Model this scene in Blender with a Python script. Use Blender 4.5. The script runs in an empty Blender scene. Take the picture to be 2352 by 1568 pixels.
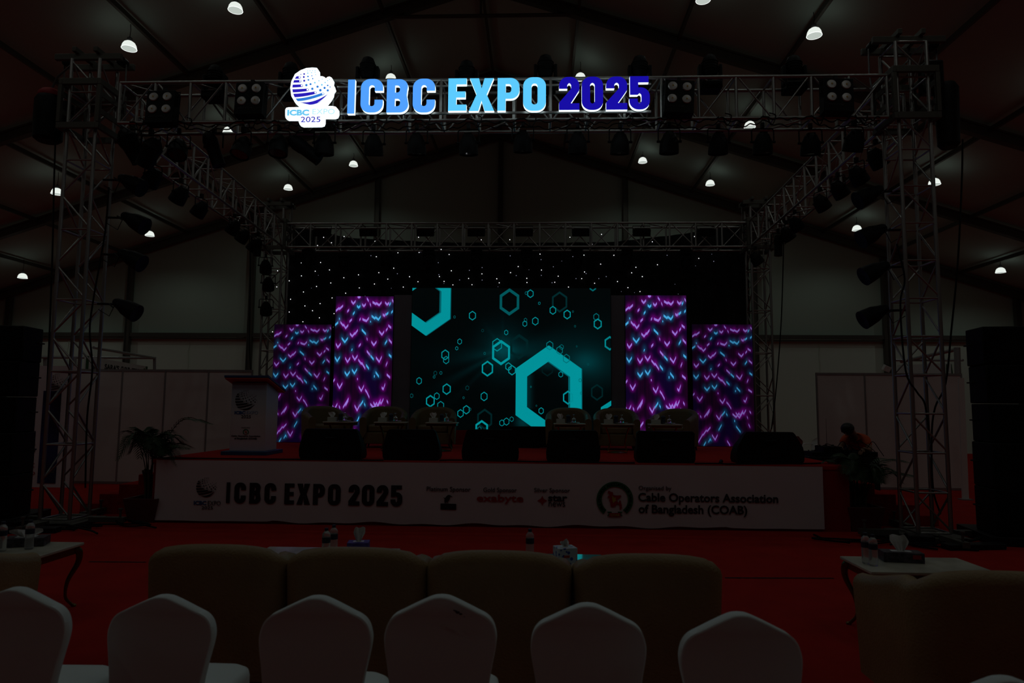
import bpy, math, random
from math import sin, cos, pi, radians, sqrt, atan2
from mathutils import Vector as V, Matrix as M4, Euler
random.seed(7)
SC = bpy.context.scene; COL = SC.collection
# ------------------------------------------------------------------ camera, world, exposure
FPX = 1568.0; CAMP = V((0.55, 0.0, 1.70))
YAW, PITCH, ROLL = radians(2.1), radians(5.39), radians(0.43)
fw = V((-sin(YAW)*cos(PITCH), cos(YAW)*cos(PITCH), sin(PITCH)))
rt = V((cos(YAW), sin(YAW), 0)); up = rt.cross(fw)
R2 = rt*cos(ROLL)+up*sin(ROLL); U2 = -rt*sin(ROLL)+up*cos(ROLL)
cd = bpy.data.cameras.new('camera'); cam = bpy.data.objects.new('camera', cd); COL.objects.link(cam)
cam.matrix_world = M4(((R2.x, U2.x, -fw.x, CAMP.x), (R2.y, U2.y, -fw.y, CAMP.y), (R2.z, U2.z, -fw.z, CAMP.z), (0, 0, 0, 1)))
cd.sensor_width = 36; cd.sensor_fit = 'HORIZONTAL'; cd.lens = FPX/2352*36; cd.clip_start = .05; cd.clip_end = 200
cd.dof.use_dof = True; cd.dof.focus_distance = 12.5; cd.dof.aperture_fstop = 3.2
SC.camera = cam
w = bpy.data.worlds.new('world'); SC.world = w; w.use_nodes = True
w.node_tree.nodes['Background'].inputs[0].default_value = (.6, .65, .6, 1)
w.node_tree.nodes['Background'].inputs[1].default_value = 0.0
SC.view_settings.view_transform = 'Standard'; SC.view_settings.look = 'None'
SC.view_settings.exposure = 0.0; SC.view_settings.gamma = 1.0; SC.view_settings.use_curve_mapping = False
LAMP_W = 10.5          # each hanging high-bay lamp
# ------------------------------------------------------------------ measuring (picture -> place)
def ray(x, y): return R2*((x-1176)/FPX)+U2*(-(y-784)/FPX)+fw
def aY(x, y, Y): d = ray(x, y); return CAMP+d*((Y-CAMP.y)/d.y)
def aZ(x, y, Z): d = ray(x, y); return CAMP+d*((Z-CAMP.z)/d.z)
# ------------------------------------------------------------------ materials
def mat(name, col, rough=.6, metal=0, emit=None, es=0, bump=0, bscale=40, var=0, vscale=6, trans=0, spec=None, coat=0, ior=1.45):
    m = bpy.data.materials.new(name); m.use_nodes = True; nt = m.node_tree; b = nt.nodes['Principled BSDF']
    c = tuple(col)+(1,)
    b.inputs['Base Color'].default_value = c; b.inputs['Roughness'].default_value = rough; b.inputs['Metallic'].default_value = metal
    b.inputs['IOR'].default_value = ior
    if spec is not None: b.inputs['Specular IOR Level'].default_value = spec
    if coat: b.inputs['Coat Weight'].default_value = coat
    if trans: b.inputs['Transmission Weight'].default_value = trans
    if emit: b.inputs['Emission Color'].default_value = tuple(emit)+(1,); b.inputs['Emission Strength'].default_value = es
    if var or bump:
        tc = nt.nodes.new('ShaderNodeTexCoord')
    if var:
        n = nt.nodes.new('ShaderNodeTexNoise'); n.inputs['Scale'].default_value = vscale; n.inputs['Detail'].default_value = 5
        nt.links.new(tc.outputs['Object'], n.inputs['Vector'])
        r = nt.nodes.new('ShaderNodeValToRGB'); r.color_ramp.elements[0].position = .3; r.color_ramp.elements[1].position = .7
        r.color_ramp.elements[0].color = tuple(v*(1-var) for v in col)+(1,); r.color_ramp.elements[1].color = tuple(min(1, v*(1+var)) for v in col)+(1,)
        nt.links.new(n.outputs['Fac'], r.inputs['Fac']); nt.links.new(r.outputs['Color'], b.inputs['Base Color'])
    if bump:
        n = nt.nodes.new('ShaderNodeTexNoise'); n.inputs['Scale'].default_value = bscale; n.inputs['Detail'].default_value = 4
        nt.links.new(tc.outputs['Object'], n.inputs['Vector'])
        bp = nt.nodes.new('ShaderNodeBump'); bp.inputs['Strength'].default_value = bump; bp.inputs['Distance'].default_value = .02
        nt.links.new(n.outputs['Fac'], bp.inputs['Height']); nt.links.new(bp.outputs['Normal'], b.inputs['Normal'])
    return m
def sheen(m, w_, c):
    b = m.node_tree.nodes['Principled BSDF']; b.inputs['Sheen Weight'].default_value = w_; b.inputs['Sheen Roughness'].default_value = .45; b.inputs['Sheen Tint'].default_value = c; return m
def emis(name, col, s):
    m = bpy.data.materials.new(name); m.use_nodes = True; nt = m.node_tree; nt.nodes.clear()
    o = nt.nodes.new('ShaderNodeOutputMaterial'); e = nt.nodes.new('ShaderNodeEmission')
    e.inputs[0].default_value = tuple(col)+(1,); e.inputs[1].default_value = s; nt.links.new(e.outputs[0], o.inputs[0]); return m
MT = {}
def K(n): return MT[n]
MT['alu'] = mat('brushed aluminium', (.40, .40, .38), .38, .85, bump=.05, bscale=200)
MT['alu_dull'] = mat('dull aluminium profile', (.12, .12, .10), .55, .5, bump=.04, bscale=60)
MT['black'] = mat('black housing', (.006, .006, .006), .6, 0, spec=.2, bump=.05, bscale=150)
MT['blackmetal'] = mat('black powder coat', (.008, .008, .008), .5, 0, spec=.25)
MT['grille'] = mat('black speaker grille', (.005, .005, .005), .8, 0, spec=.15, bump=.5, bscale=500)
MT['cable'] = mat('black rubber cable', (.006, .006, .006), .6, spec=.2)
MT['lens'] = mat('blinder lens', (.42, .40, .38), .25, .3, bump=.1, bscale=90)
MT['ledyellow'] = mat('yellow led chip', (.55, .32, .05), .5)
MT['glass'] = mat('lens glass', (.03, .03, .035), .08, 0, coat=1)
MT['pvc'] = mat('white tent fabric', (.62, .70, .58), .75, bump=.25, bscale=1.2, var=.05, vscale=.7)
MT['pvcgable'] = mat('gable fabric, lighter panels below the rail', (.56, .66, .54), .75, bump=.25, bscale=1.2)
def _split(m, z, lo, hi):
    nt = m.node_tree; tc = nt.nodes.new('ShaderNodeTexCoord'); sp = nt.nodes.new('ShaderNodeSeparateXYZ'); lt = nt.nodes.new('ShaderNodeMath'); lt.operation = 'GREATER_THAN'; lt.inputs[1].default_value = z
    mx = nt.nodes.new('ShaderNodeMix'); mx.data_type = 'RGBA'; mx.inputs[6].default_value = lo; mx.inputs[7].default_value = hi
    nt.links.new(tc.outputs['Object'], sp.inputs[0]); nt.links.new(sp.outputs['Z'], lt.inputs[0]); nt.links.new(lt.outputs[0], mx.inputs[0]); nt.links.new(mx.outputs[2], nt.nodes['Principled BSDF'].inputs['Base Color'])
_split(MT['pvcgable'], 4.45, (.72, .86, .74, 1), (.46, .60, .50, 1))
MT['roofpvc'] = mat('white roof fabric', (.44, .58, .50), .8, bump=.2, bscale=.8, var=.05, vscale=.5)
MT['panel'] = mat('white laminate panel', (.66, .60, .57), .45, bump=.05, bscale=3, var=.03, vscale=1)
MT['profile'] = mat('booth aluminium profile', (.36, .36, .36), .4, .6)
MT['red'] = mat('red needle felt carpet', (.42, .008, .005), .95, bump=.5, bscale=180, var=.16, vscale=3)
MT['redskirt'] = mat('red skirt cloth', (.30, .007, .006), .9, bump=.3, bscale=120, var=.12, vscale=4)
sheen(MT['red'], .8, (1, .04, .02, 1)); sheen(MT['redskirt'], .3, (1, .05, .03, 1))
MT['banner'] = mat('printed vinyl banner', (.66, .60, .62), .55, bump=.25, bscale=2.2, var=.03, vscale=1.5)
MT['ink'] = mat('black ink', (.012, .012, .016), .6)
MT['inkblue'] = mat('blue ink', (.015, .08, .26), .6)
MT['inklight'] = mat('pale blue ink', (.20, .33, .50), .6)
MT['inkred'] = mat('red ink', (.38, .01, .02), .6)
MT['inkgreen'] = mat('green ink', (.02, .13, .04), .6)
MT['inkyellow'] = mat('yellow ink', (.45, .34, .03), .6)
MT['inkgrey'] = mat('dark grey ink', (.05, .05, .055), .6)
MT['inkwhite'] = mat('white ink', (.7, .7, .7), .6)
MT['spandex'] = mat('white spandex cover', (.74, .82, .79), .7, bump=.12, bscale=7, var=.02, vscale=3)
MT['leather'] = mat('beige brown leather', (.30, .20, .09), .42, bump=.25, bscale=70, var=.08, vscale=5)
MT['leatherolive'] = mat('olive brown leather', (.15, .105, .045), .5, bump=.2, bscale=70, var=.08, vscale=5)
MT['woodleg'] = mat('dark wood leg', (.05, .03, .02), .5)
MT['marble'] = mat('cream marble top', (.50, .48, .38), .3, 0, coat=.1, var=.22, vscale=5)
MT['gold'] = mat('polished gold', (.55, .36, .11), .22, 1)
MT['golddark'] = mat('antique gold', (.18, .11, .04), .3, .9)
MT['white'] = mat('white paper', (.70, .70, .68), .8, bump=.2, bscale=30)
MT['tissuecarton'] = mat('off-white carton', (.42, .41, .37), .6)
MT['porcelain'] = mat('white porcelain', (.8, .8, .8), .2, coat=.5)
MT['clear'] = mat('clear plastic', (.80, .84, .84), .15, trans=.75, ior=1.33)
MT['glassclear'] = mat('clear glass', (.95, .97, .97), .03, trans=.95, ior=1.45)
MT['label'] = mat('navy label', (.02, .025, .05), .5)
MT['palegreen'] = mat('pale green glass', (.22, .42, .38), .08, .2, coat=1)
MT['leaf'] = mat('palm leaf', (.022, .055, .016), .5, var=.3, vscale=8)
MT['stem'] = mat('palm stem', (.09, .08, .04), .7, bump=.3, bscale=40)
MT['pot'] = mat('dark red pot', (.10, .02, .016), .5)
MT['soil'] = mat('soil', (.03, .02, .012), .95, bump=1, bscale=60)
MT['podium'] = mat('podium printed panel', (.62, .60, .58), .5)
MT['podblue'] = mat('podium blue board', (.02, .06, .16), .4)
MT['podred'] = mat('podium red underside', (.55, .07, .03), .5)
MT['skin'] = mat('skin', (.23, .12, .07), .55, bump=.1, bscale=60)
MT['hair'] = mat('black hair', (.008, .007, .006), .5, bump=.5, bscale=120)
MT['shirt'] = mat('orange red shirt', (.55, .08, .02), .8, bump=.3, bscale=30)
MT['trousers'] = mat('dark trousers', (.03, .03, .04), .85)
MT['plasticwhite'] = mat('white plastic', (.7, .72, .70), .35)
MT['starcloth'] = mat('black star cloth', (.006, .006, .007), .9, bump=.5, bscale=4)
MT['bagred'] = mat('red bag cloth', (.30, .015, .02), .7)
MT['redtruss'] = mat('red rubber strip', (.30, .03, .02), .5)
MT['boxpurple'] = mat('purple carton', (.09, .06, .32), .5, var=.3, vscale=30)
MT['boxdark'] = mat('dark flowered carton', (.05, .04, .05), .5, var=.9, vscale=35)
MT['chain'] = mat('steel chain', (.2, .2, .2), .4, .9)
MT['lampbody'] = mat('lamp driver housing', (.05, .05, .05), .5)
MT['lampout'] = emis('glowing reflector outside', (.93, 1, .93), .86)
MT['lampin'] = emis('glowing reflector inside', (.90, 1, .92), .55)
MT['lamprim'] = emis('glowing reflector rim', (.95, 1, .97), 1.2)
MT['signwhite'] = emis('sign white edge', (.78, .95, 1), 1.5)
MT['signICBC'] = emis('sign azure face', (.085, .36, 1.0), 1.0)
MT['signEXPO'] = emis('sign sky face', (.11, .60, 1.0), 1.0)
MT['sign2025'] = emis('sign indigo face', (.012, .006, .50), .75)
MT['signplate'] = emis('sign logo plate', (.88, .97, 1), 1.35)
MT['signnavy'] = emis('sign navy stripe', (.03, .015, .60), .8)
MT['signmid'] = emis('sign blue dot', (.03, .22, .75), .9)
MT['signpale'] = emis('sign pale blue', (.15, .58, .9), 1.0)
MT['signvpale'] = emis('sign very pale blue', (.42, .78, .95), 1.1)
MT['star'] = emis('star light', (.95, .96, 1), 1.7)
MT['starsmall'] = emis('faint star light', (.7, .75, 1), .35)
MT['redled'] = emis('red led', (1, .02, .01), .6)
# screen: emission from a colour attribute
def screen_mat(name, s):
    m = bpy.data.materials.new(name); m.use_nodes = True; nt = m.node_tree; nt.nodes.clear()
    o = nt.nodes.new('ShaderNodeOutputMaterial'); e = nt.nodes.new('ShaderNodeEmission'); a = nt.nodes.new('ShaderNodeAttribute'); a.attribute_name = 'Col'
    e.inputs[1].default_value = s; nt.links.new(a.outputs['Color'], e.inputs[0])
    g = nt.nodes.new('ShaderNodeBsdfPrincipled'); g.inputs['Base Color'].default_value = (.004, .004, .004, 1); g.inputs['Roughness'].default_value = .5
    ad = nt.nodes.new('ShaderNodeAddShader'); nt.links.new(e.outputs[0], ad.inputs[0]); nt.links.new(g.outputs[0], ad.inputs[1]); nt.links.new(ad.outputs[0], o.inputs[0]); return m
MT['screen'] = screen_mat('led pixels', 1.0)
# ------------------------------------------------------------------ mesh builder
def basis(d):
    d = V(d).normalized(); a = V((0, 0, 1)) if abs(d.z) < .9 else V((1, 0, 0))
    u = d.cross(a).normalized(); return u, d.cross(u).normalized()
class MB:
    def __init__(s): s.v = []; s.f = []; s.mi = []; s.m = M4.Identity(4); s.cm = 0
    def add(s, vs, fs):
        o = len(s.v); s.v += [tuple(s.m @ V(p)) for p in vs]
        for f in fs: s.f.append(tuple(i+o for i in f)); s.mi.append(s.cm)
        return s
    def box(s, c, d, r=None):
        x, y, z = d[0]/2, d[1]/2, d[2]/2; R = Euler(r).to_matrix() if r else None; vs = []
        for k in ((-x, -y, -z), (x, -y, -z), (x, y, -z), (-x, y, -z), (-x, -y, z), (x, -y, z), (x, y, z), (-x, y, z)):
            p = V(k); p = R @ p if R else p; vs.append(p+V(c))
        return s.add(vs, [(3, 2, 1, 0), (4, 5, 6, 7), (0, 1, 5, 4), (1, 2, 6, 5), (2, 3, 7, 6), (3, 0, 4, 7)])
    def tube(s, pts, r, seg=8, caps=True):
        pts = [V(p) for p in pts]; n = len(pts); rs = r if isinstance(r, (list, tuple)) else [r]*n; vs = []; fs = []
        u = None
        for i, p in enumerate(pts):
            d = (pts[min(i+1, n-1)]-pts[max(i-1, 0)])
            if u is None: u, w_ = basis(d)
            else:
                d.normalize(); u = (u-d*u.dot(d)); u = u.normalized() if u.length > 1e-6 else basis(d)[0]; w_ = d.cross(u).normalized()
            for k in range(seg): a = 2*pi*k/seg; vs.append(p+u*cos(a)*rs[i]+w_*sin(a)*rs[i])
        for i in range(n-1):
            for k in range(seg): a = i*seg+k; b = i*seg+(k+1) % seg; fs.append((a, b, b+seg, a+seg))
        if caps: fs.append(tuple(range(seg-1, -1, -1))); fs.append(tuple((n-1)*seg+k for k in range(seg)))
        return s.add(vs, fs)
    def lathe(s, prof, seg=24, at=(0, 0, 0)):
        vs = []; fs = []; at = V(at)
        for r, z in prof:
            for k in range(seg): a = 2*pi*k/seg; vs.append(at+V((r*cos(a), r*sin(a), z)))
        n = len(prof)
        for i in range(n-1):
            for k in range(seg): a = i*seg+k; b = i*seg+(k+1) % seg; fs.append((a, b, b+seg, a+seg))
        if prof[0][0] > 1e-5: fs.append(tuple(range(seg-1, -1, -1)))
        if prof[-1][0] > 1e-5: fs.append(tuple((n-1)*seg+k for k in range(seg)))
        return s.add(vs, fs)
    def shell(s, prof, seg=24):   # open lathe, no caps
        vs = []; fs = []; n = len(prof)
        for r, z in prof:
            for k in range(seg): a = 2*pi*k/seg; vs.append(V((r*cos(a), r*sin(a), z)))
        for i in range(n-1):
            for k in range(seg): a = i*seg+k; b = i*seg+(k+1) % seg; fs.append((a, b, b+seg, a+seg))
        return s.add(vs, fs)
    def prism(s, poly, z0, z1):   # poly in local xy
        n = len(poly); vs = [(x, y, z0) for x, y in poly]+[(x, y, z1) for x, y in poly]
        return s.add(vs, [tuple(range(n-1, -1, -1)), tuple(range(n, 2*n))]+[(i, (i+1) % n, (i+1) % n+n, i+n) for i in range(n)])
    def sphere(s, c, r, seg=14, rings=8):
        c = V(c); r = V(r) if not isinstance(r, (int, float)) else V((r, r, r)); vs = [c+V((0, 0, r.z))]; fs = []
        for i in range(1, rings):
            t = pi*i/rings
            for k in range(seg): a = 2*pi*k/seg; vs.append(c+V((r.x*sin(t)*cos(a), r.y*sin(t)*sin(a), r.z*cos(t))))
        vs.append(c-V((0, 0, r.z))); L = len(vs)-1
        for k in range(seg): fs.append((0, 1+k, 1+(k+1) % seg)); fs.append((L, L-seg+(k+1) % seg, L-seg+k))
        for i in range(rings-2):
            for k in range(seg): a = 1+i*seg+k; b = 1+i*seg+(k+1) % seg; fs.append((a, a+seg, b+seg, b))
        return s.add(vs, fs)
    def mesh(s, name, mats, smooth=35):
        me = bpy.data.meshes.new(name); me.from_pydata(s.v, [], s.f)
        for m in (mats if isinstance(mats, (list, tuple)) else [mats]): me.materials.append(K(m) if isinstance(m, str) else m)
        me.polygons.foreach_set('material_index', s.mi)
        if smooth:
            me.polygons.foreach_set('use_smooth', [True]*len(s.f)); me.set_sharp_from_angle(angle=radians(smooth))
        me.update(); return me
    def obj(s, name, mats, parent=None, smooth=35, bevel=0, loc=None, rot=None, **tags):
        return link(s.mesh(name, mats, smooth), name, parent, bevel, loc, rot, **tags)
def link(me, name, parent=None, bevel=0, loc=None, rot=None, **tags):
    o = bpy.data.objects.new(name, me); COL.objects.link(o); o.parent = parent
    if loc is not None: o.location = loc
    if rot is not None: o.rotation_euler = rot
    if bevel: b = o.modifiers.new('bevel', 'BEVEL'); b.width = bevel; b.segments = 2; b.limit_method = 'ANGLE'
    for k, v in tags.items(): o[k] = v
    return o
def thing(name, label, category, loc=(0, 0, 0), rz=0, group=None, rot=None):
    o = bpy.data.objects.new(name, None); COL.objects.link(o); o.location = loc; o.rotation_euler = rot if rot else (0, 0, rz); o.empty_display_size = .1
    o['label'] = label; o['category'] = category
    if group: o['group'] = group
    return o
def tag(o, label, category, group=None):
    o['label'] = label; o['category'] = category
    if group: o['group'] = group
    return o
def struct(o): o['kind'] = 'structure'; return o
def kids(o): return [c for c in bpy.data.objects if c.parent == o]
def dup(root, loc, rz=None, label=None, rot=None, tree=None):
    tree = tree or tree_of(root)
    r = root.copy(); COL.objects.link(r); r.location = loc
    if rot is not None: r.rotation_euler = rot
    elif rz is not None: r.rotation_euler = (0, 0, rz)
    if label: r['label'] = label
    for ch, gs in tree:
        c = ch.copy(); COL.objects.link(c); c.parent = r
        for g in gs: d = g.copy(); COL.objects.link(d); d.parent = c
    return r
def tree_of(root): return [(c, kids(c)) for c in kids(root)]
def ctrl(pts, n=8):      # Catmull-Rom through points
    P_ = [V(p) for p in pts]; P_ = [P_[0]*2-P_[1]]+P_+[P_[-1]*2-P_[-2]]; out = []
    for i in range(1, len(P_)-2):
        for k in range(n):
            t = k/n; a, b, c, d = P_[i-1], P_[i], P_[i+1], P_[i+2]
            out.append(.5*((2*b)+(c-a)*t+(2*a-5*b+4*c-d)*t*t+(3*b-a-3*c+d)*t**3))
    out.append(P_[-2]); return out
# ------------------------------------------------------------------ flat shapes with holes, lettering
FACE = M4.Rotation(pi/2, 4, 'X')     # local xy -> world xz, front looks to -Y
def flat(splines, depth, name='tmp'):
    """extruded outline with holes (local xy, z from -depth/2 to depth/2)"""
    from mathutils.geometry import tessellate_polygon
    sp_ = []
    for sp in splines:
        o_ = []
        for p in sp:
            if not o_ or (abs(p[0]-o_[-1][0])+abs(p[1]-o_[-1][1])) > 1e-6: o_.append((p[0], p[1]))
        if abs(o_[0][0]-o_[-1][0])+abs(o_[0][1]-o_[-1][1]) < 1e-6: o_.pop()
        sp_.append(o_)
    tri = tessellate_polygon([[V((x, y, 0)) for x, y in sp] for sp in sp_]); pts = [p for sp in sp_ for p in sp]; n = len(pts)
    vs = [(x, y, depth/2) for x, y in pts]+[(x, y, -depth/2) for x, y in pts]; fs = []
    for t_ in tri:
        a, b, c = [pts[k] for k in t_]; ar = (b[0]-a[0])*(c[1]-a[1])-(b[1]-a[1])*(c[0]-a[0])
        if abs(ar) < 1e-12: continue
        q = tuple(t_) if ar > 0 else tuple(reversed(t_)); fs.append(q); fs.append(tuple(k+n for k in reversed(q)))
    o = 0
    for q, sp in enumerate(sp_):
        m_ = len(sp); ar = sum(sp[k-1][0]*sp[k][1]-sp[k][0]*sp[k-1][1] for k in range(m_)); ccw = (ar > 0) == (q == 0)
        for k in range(m_):
            a, b = o+k, o+(k+1) % m_; fs.append((a+n, b+n, b, a) if ccw else (b+n, a+n, a, b))
        o += m_
    me = bpy.data.meshes.new(name); me.from_pydata(vs, [], fs); me.update(); return me
def text_me(txt, bold=0, depth=.002, space=1):
    cu = bpy.data.curves.new('tmp', 'FONT'); cu.body = txt; cu.size = 1; cu.extrude = depth/2; cu.offset = bold; cu.resolution_u = 3; cu.space_character = space
    o = bpy.data.objects.new('tmp', cu); me = bpy.data.meshes.new_from_object(o)
    bpy.data.objects.remove(o); bpy.data.curves.remove(cu); return me
def bbox(me):
    xs = [v.co.x for v in me.vertices]; ys = [v.co.y for v in me.vertices]; return min(xs), max(xs), min(ys), max(ys)
def fit_text(txt, x0, x1, z0, z1, y, mtl, name, parent, bold=0, depth=.004, **tags):
    """lettering stretched to a box on a plane facing -Y"""
    me = text_me(txt, bold, .002); a, b, c, d = bbox(me); sx = (x1-x0)/(b-a); sz = (z1-z0)/(d-c)
    for v in me.vertices: v.co = V((x0+(v.co.x-a)*sx, y-depth if v.co.z > 0 else y, z0+(v.co.y-c)*sz))
    me.materials.clear(); me.materials.append(K(mtl)); return link(me, name, parent, **tags)
def arc(cx, cy, r, a0, a1, n=7): return [(cx+r*cos(radians(a0+(a1-a0)*i/n)), cy+r*sin(radians(a0+(a1-a0)*i/n))) for i in range(n+1)]
def rr(x0, y0, x1, y1, r):
    return arc(x1-r, y1-r, r, 0, 90)+arc(x0+r, y1-r, r, 90, 180)+arc(x0+r, y0+r, r, 180, 270)+arc(x1-r, y0+r, r, 270, 360)
def glyph(c, W):
    t = .24; h = .19; r = .26; q = .08
    if c == 'I': return [[(0, 0), (W, 0), (W, 1), (0, 1)]]
    if c in '0O': return [rr(0, 0, W, 1, r), rr(t, h, W-t, 1-h, q)]
    if c == 'C':
        return [[(W, .64)]+arc(W-r, 1-r, r, 0, 90)+arc(r, 1-r, r, 90, 180)+arc(r, r, r, 180, 270)+arc(W-r, r, r, 270, 360)+[(W, .38), (W-t, .38)]
                + arc(W-t-q, h+q, q, 0, -90)+arc(t+q, h+q, q, 270, 180)+arc(t+q, 1-h-q, q, 180, 90)+arc(W-t-q, 1-h-q, q, 90, 0)+[(W-t, .64)]]
    if c == 'E': return [[(0, 0), (W, 0), (W, h), (t, h), (t, .405), (W-.03, .405), (W-.03, .595), (t, .595), (t, 1-h), (W, 1-h), (W, 1), (0, 1)]]
    if c == 'P': return [[(0, 0), (t, 0), (t, .36)]+arc(W-r, .36+r, r, 270, 360)+arc(W-r, 1-r, r, 0, 90)+[(0, 1)], [(t, .36+h)]+arc(W-t-q, .36+h+q, q, 270, 360)+arc(W-t-q, 1-h-q, q, 0, 90)+[(t, 1-h)]]
    if c == 'B':
        return [[(0, 0)]+arc(W-.24, .24, .24, 270, 380)+[(W-.05, .52)]+arc(W-.24-.01, 1-.23, .23, -20, 90)+[(0, 1)],
                [(t, h)]+arc(W-t-q, h+q, q, 270, 360)+arc(W-t-q, .41-q, q, 0, 90)+[(t, .41)], [(t, .60)]+arc(W-t-q-.01, .60+q, q, 270, 360)+arc(W-t-q-.01, 1-h-q, q, 0, 90)+[(t, 1-h)]]
    if c == 'X':
        a = .28; return [[(0, 0), (a, 0), (W/2, .31), (W-a, 0), (W, 0), (W/2+.15, .5), (W-.02, 1), (W-.29, 1), (W/2, .69), (.29, 1), (.02, 1), (W/2-.15, .5)]]
    if c == '2':
        return [[(0, 0), (W, 0), (W, .2), (.34, .2), (W-.06, .50)]+[(W-.01, .58), (W, .64)]+arc(W-r, 1-r, r, 0, 90)+arc(r, 1-r, r, 90, 180)+[(0, .64), (t, .64)]
                + arc(t+q, 1-h-q, q, 180, 90)+arc(W-t-q, 1-h-q, q, 90, 0)+[(W-t, .66), (W-t-.03, .60), (0, .22)]]
    if c == '5':
        return [[(.02, 1), (.02, .44), (t, .44)]+arc(t+q, .485-q, q, 135, 90)+arc(W-t-q, .485-q, q, 90, 0)+arc(W-t-q, h+q, q, 0, -90)+arc(t+q, h+q, q, 270, 180)+[(t, .33), (0, .33)]
                + arc(r, r, r, 180, 270)+arc(W-r, r, r, 270, 360)+arc(W-r, .665-r, r, 0, 90)+[(t+.02, .665), (t+.02, 1-h), (W-.03, 1-h), (W-.03, 1)]]
def big_letter(c, xb0, xb1, zb, zt, y, depth, face, side, name, parent):
    H = zt-zb; W = (xb1-xb0)/H; me = flat(glyph(c, W), 2)
    for v in me.vertices: v.co = V((xb0+v.co.x*H, y-depth if v.co.z > 0 else y, zb+v.co.y*H))
    me.materials.clear(); me.materials.append(K(face)); me.materials.append(K(side)); me.materials.append(K('alu_dull')); me.update()
    for p in me.polygons: p.material_index = 0 if p.normal.y < -.9 else (2 if p.normal.y > .9 else 1)
    return link(me, name, parent)
WORD = 'ICBCEXPO2025'
# globe mark: units are picture-zoom pixels of the sign, centre (410,320)
GS = [((215, 207), (222, 200), (236, 187), 14, (253, 197)), ((188, 250), (192, 262), (200, 232), 16, (262, 245)), ((172, 305), (174, 322), (176, 290), 17, (285, 302)),
      ((171, 362), (176, 384), (171, 347), 17, (356, 355)), ((190, 425), (200, 446), (182, 404), 18, (454, 392)), ((225, 482), (250, 497), (213, 465), 18, (548, 407))]
GD = [(308, 155, 11), (353, 145, 8), (398, 139, 6), (440, 133, 5), (305, 193, 12), (356, 187, 10), (404, 178, 7), (450, 164, 5), (312, 240, 13), (363, 230, 11), (415, 215, 8), (340, 296, 15),
      (391, 284, 13), (443, 266, 10), (492, 243, 7), (532, 222, 5), (415, 343, 15), (478, 317, 14), (530, 294, 11), (570, 265, 8), (600, 243, 6), (621, 225, 5), (514, 362, 16), (565, 333, 14),
      (602, 302, 10), (633, 322, 7), (605, 365, 14), (350, 116, 5), (378, 113, 5), (408, 112, 5), (440, 112, 5), (268, 160, 6)]
def globe(cx, cz, s, y, parent, navy, mid, pale, name='globe_mark'):
    """striped globe with dots, s = metres per unit, on a plane facing -Y; three depths of blue"""
    mb = MB()
    def T(x, yy): return (cx+(x-410)*s, cz-(yy-320)*s)
    def poly(pts, k, dy=.003):
        mb.cm = k; q = [T(*p) for p in pts]; n = len(q)
        mb.add([(a, y-dy, b) for a, b in q]+[(a, y, b) for a, b in q], [tuple(range(n-1, -1, -1)), tuple(range(n, 2*n))]+[(i, (i+1) % n, (i+1) % n+n, i+n) for i in range(n)])
    def circ(x): return sqrt(max(0, 243**2-x**2))
    bands = [(183, 214, 253, 197, 0), (231, 263, 262, 245, 0), (288, 324, 285, 302, 0), (347, 386, 356, 355, 0), (404, 447, 454, 392, 0), (465, 497, 548, 407, 1)]
    for k, (ya, yb, ex, ey, mi) in enumerate(bands):
        xa = 412-circ(ya-325); xb = 412-circ(yb-325); n = 10; top = []; bot = []; hw = 16
        for i in range(n+1):
            t = i/n; e = t**1.7
            top.append((xa+(ex-xa)*t, ya+(ey-hw-ya)*e)); bot.append((xb+(ex-xb)*t, yb+(ey+hw-yb)*e))
        poly(top+arc(ex, ey, hw, -80, 80, 5)+bot[::-1], mi)
    n = 12; top = [(268+(604-268)*i/n, 512-(512-415)*(i/n)**2.0+10*sin(pi*i/n)) for i in range(n+1)]; bot = [(300+(604-300)*i/n, 520-(520-415)*(i/n)**2.4+30*sin(pi*i/n)) for i in range(n+1)]
    poly(top+bot[::-1], 0)
    top = [(350+(540-350)*i/n, 541-46*(i/n)**2) for i in range(n+1)]; bot = [(x, yy+7*sin(pi*(x-350)/190)) for x, yy in top]; poly(top+bot[::-1], 0)
    for x, yy, r in GD: poly([(x+r*cos(2*pi*j/10), yy+r*sin(2*pi*j/10)) for j in range(10)], 0 if x+yy < 560 and x < 330 else (2 if x > 440 and yy < 300 or yy < 150 else 1))
    mb.obj(name, [navy, mid, pale], parent, smooth=0)
    rings = MB()
    for (ya, yb, ex, ey, mi) in bands:
        q = [T(ex+11*cos(2*pi*j/12), ey+11*sin(2*pi*j/12)) for j in range(12)]
        rings.add([(a, y-.0045, b) for a, b in q], [tuple(range(11, -1, -1))])
    return rings
def rebase(root, loc):
    loc = V(loc); root.location = loc
    for c in kids(root): c.location = c.location-loc
    return root
# ================================================================== THE HALL (clear-span tent)
RX = -.95; YW = 27.1; EZ = 4.1; HW = 25.5; RZ = 12.55; SL = .325
def roof(x): return RZ-SL*abs(x-RX)
Y0 = -22.0
m = MB(); m.box((0, 4, -.05), (70, 72, .1)); struct(m.obj('floor', 'red'))
m = MB(); L = RX-HW; Rr = RX+HW
m.add([(L, YW+.12, 0), (Rr, YW+.12, 0), (Rr, YW+.12, roof(Rr)+.3), (RX, YW+.12, RZ+.3), (L, YW+.12, roof(L)+.3), (L, YW+.3, 0), (Rr, YW+.3, 0), (Rr, YW+.3, roof(Rr)+.3), (RX, YW+.3, RZ+.3), (L, YW+.3, roof(L)+.3)],
      [(0, 1, 2, 3, 4), (9, 8, 7, 6, 5), (0, 5, 6, 1), (1, 6, 7, 2), (2, 7, 8, 3), (3, 8, 9, 4), (4, 9, 5, 0)]); struct(m.obj('wall_back', 'pvcgable', smooth=0))
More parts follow.
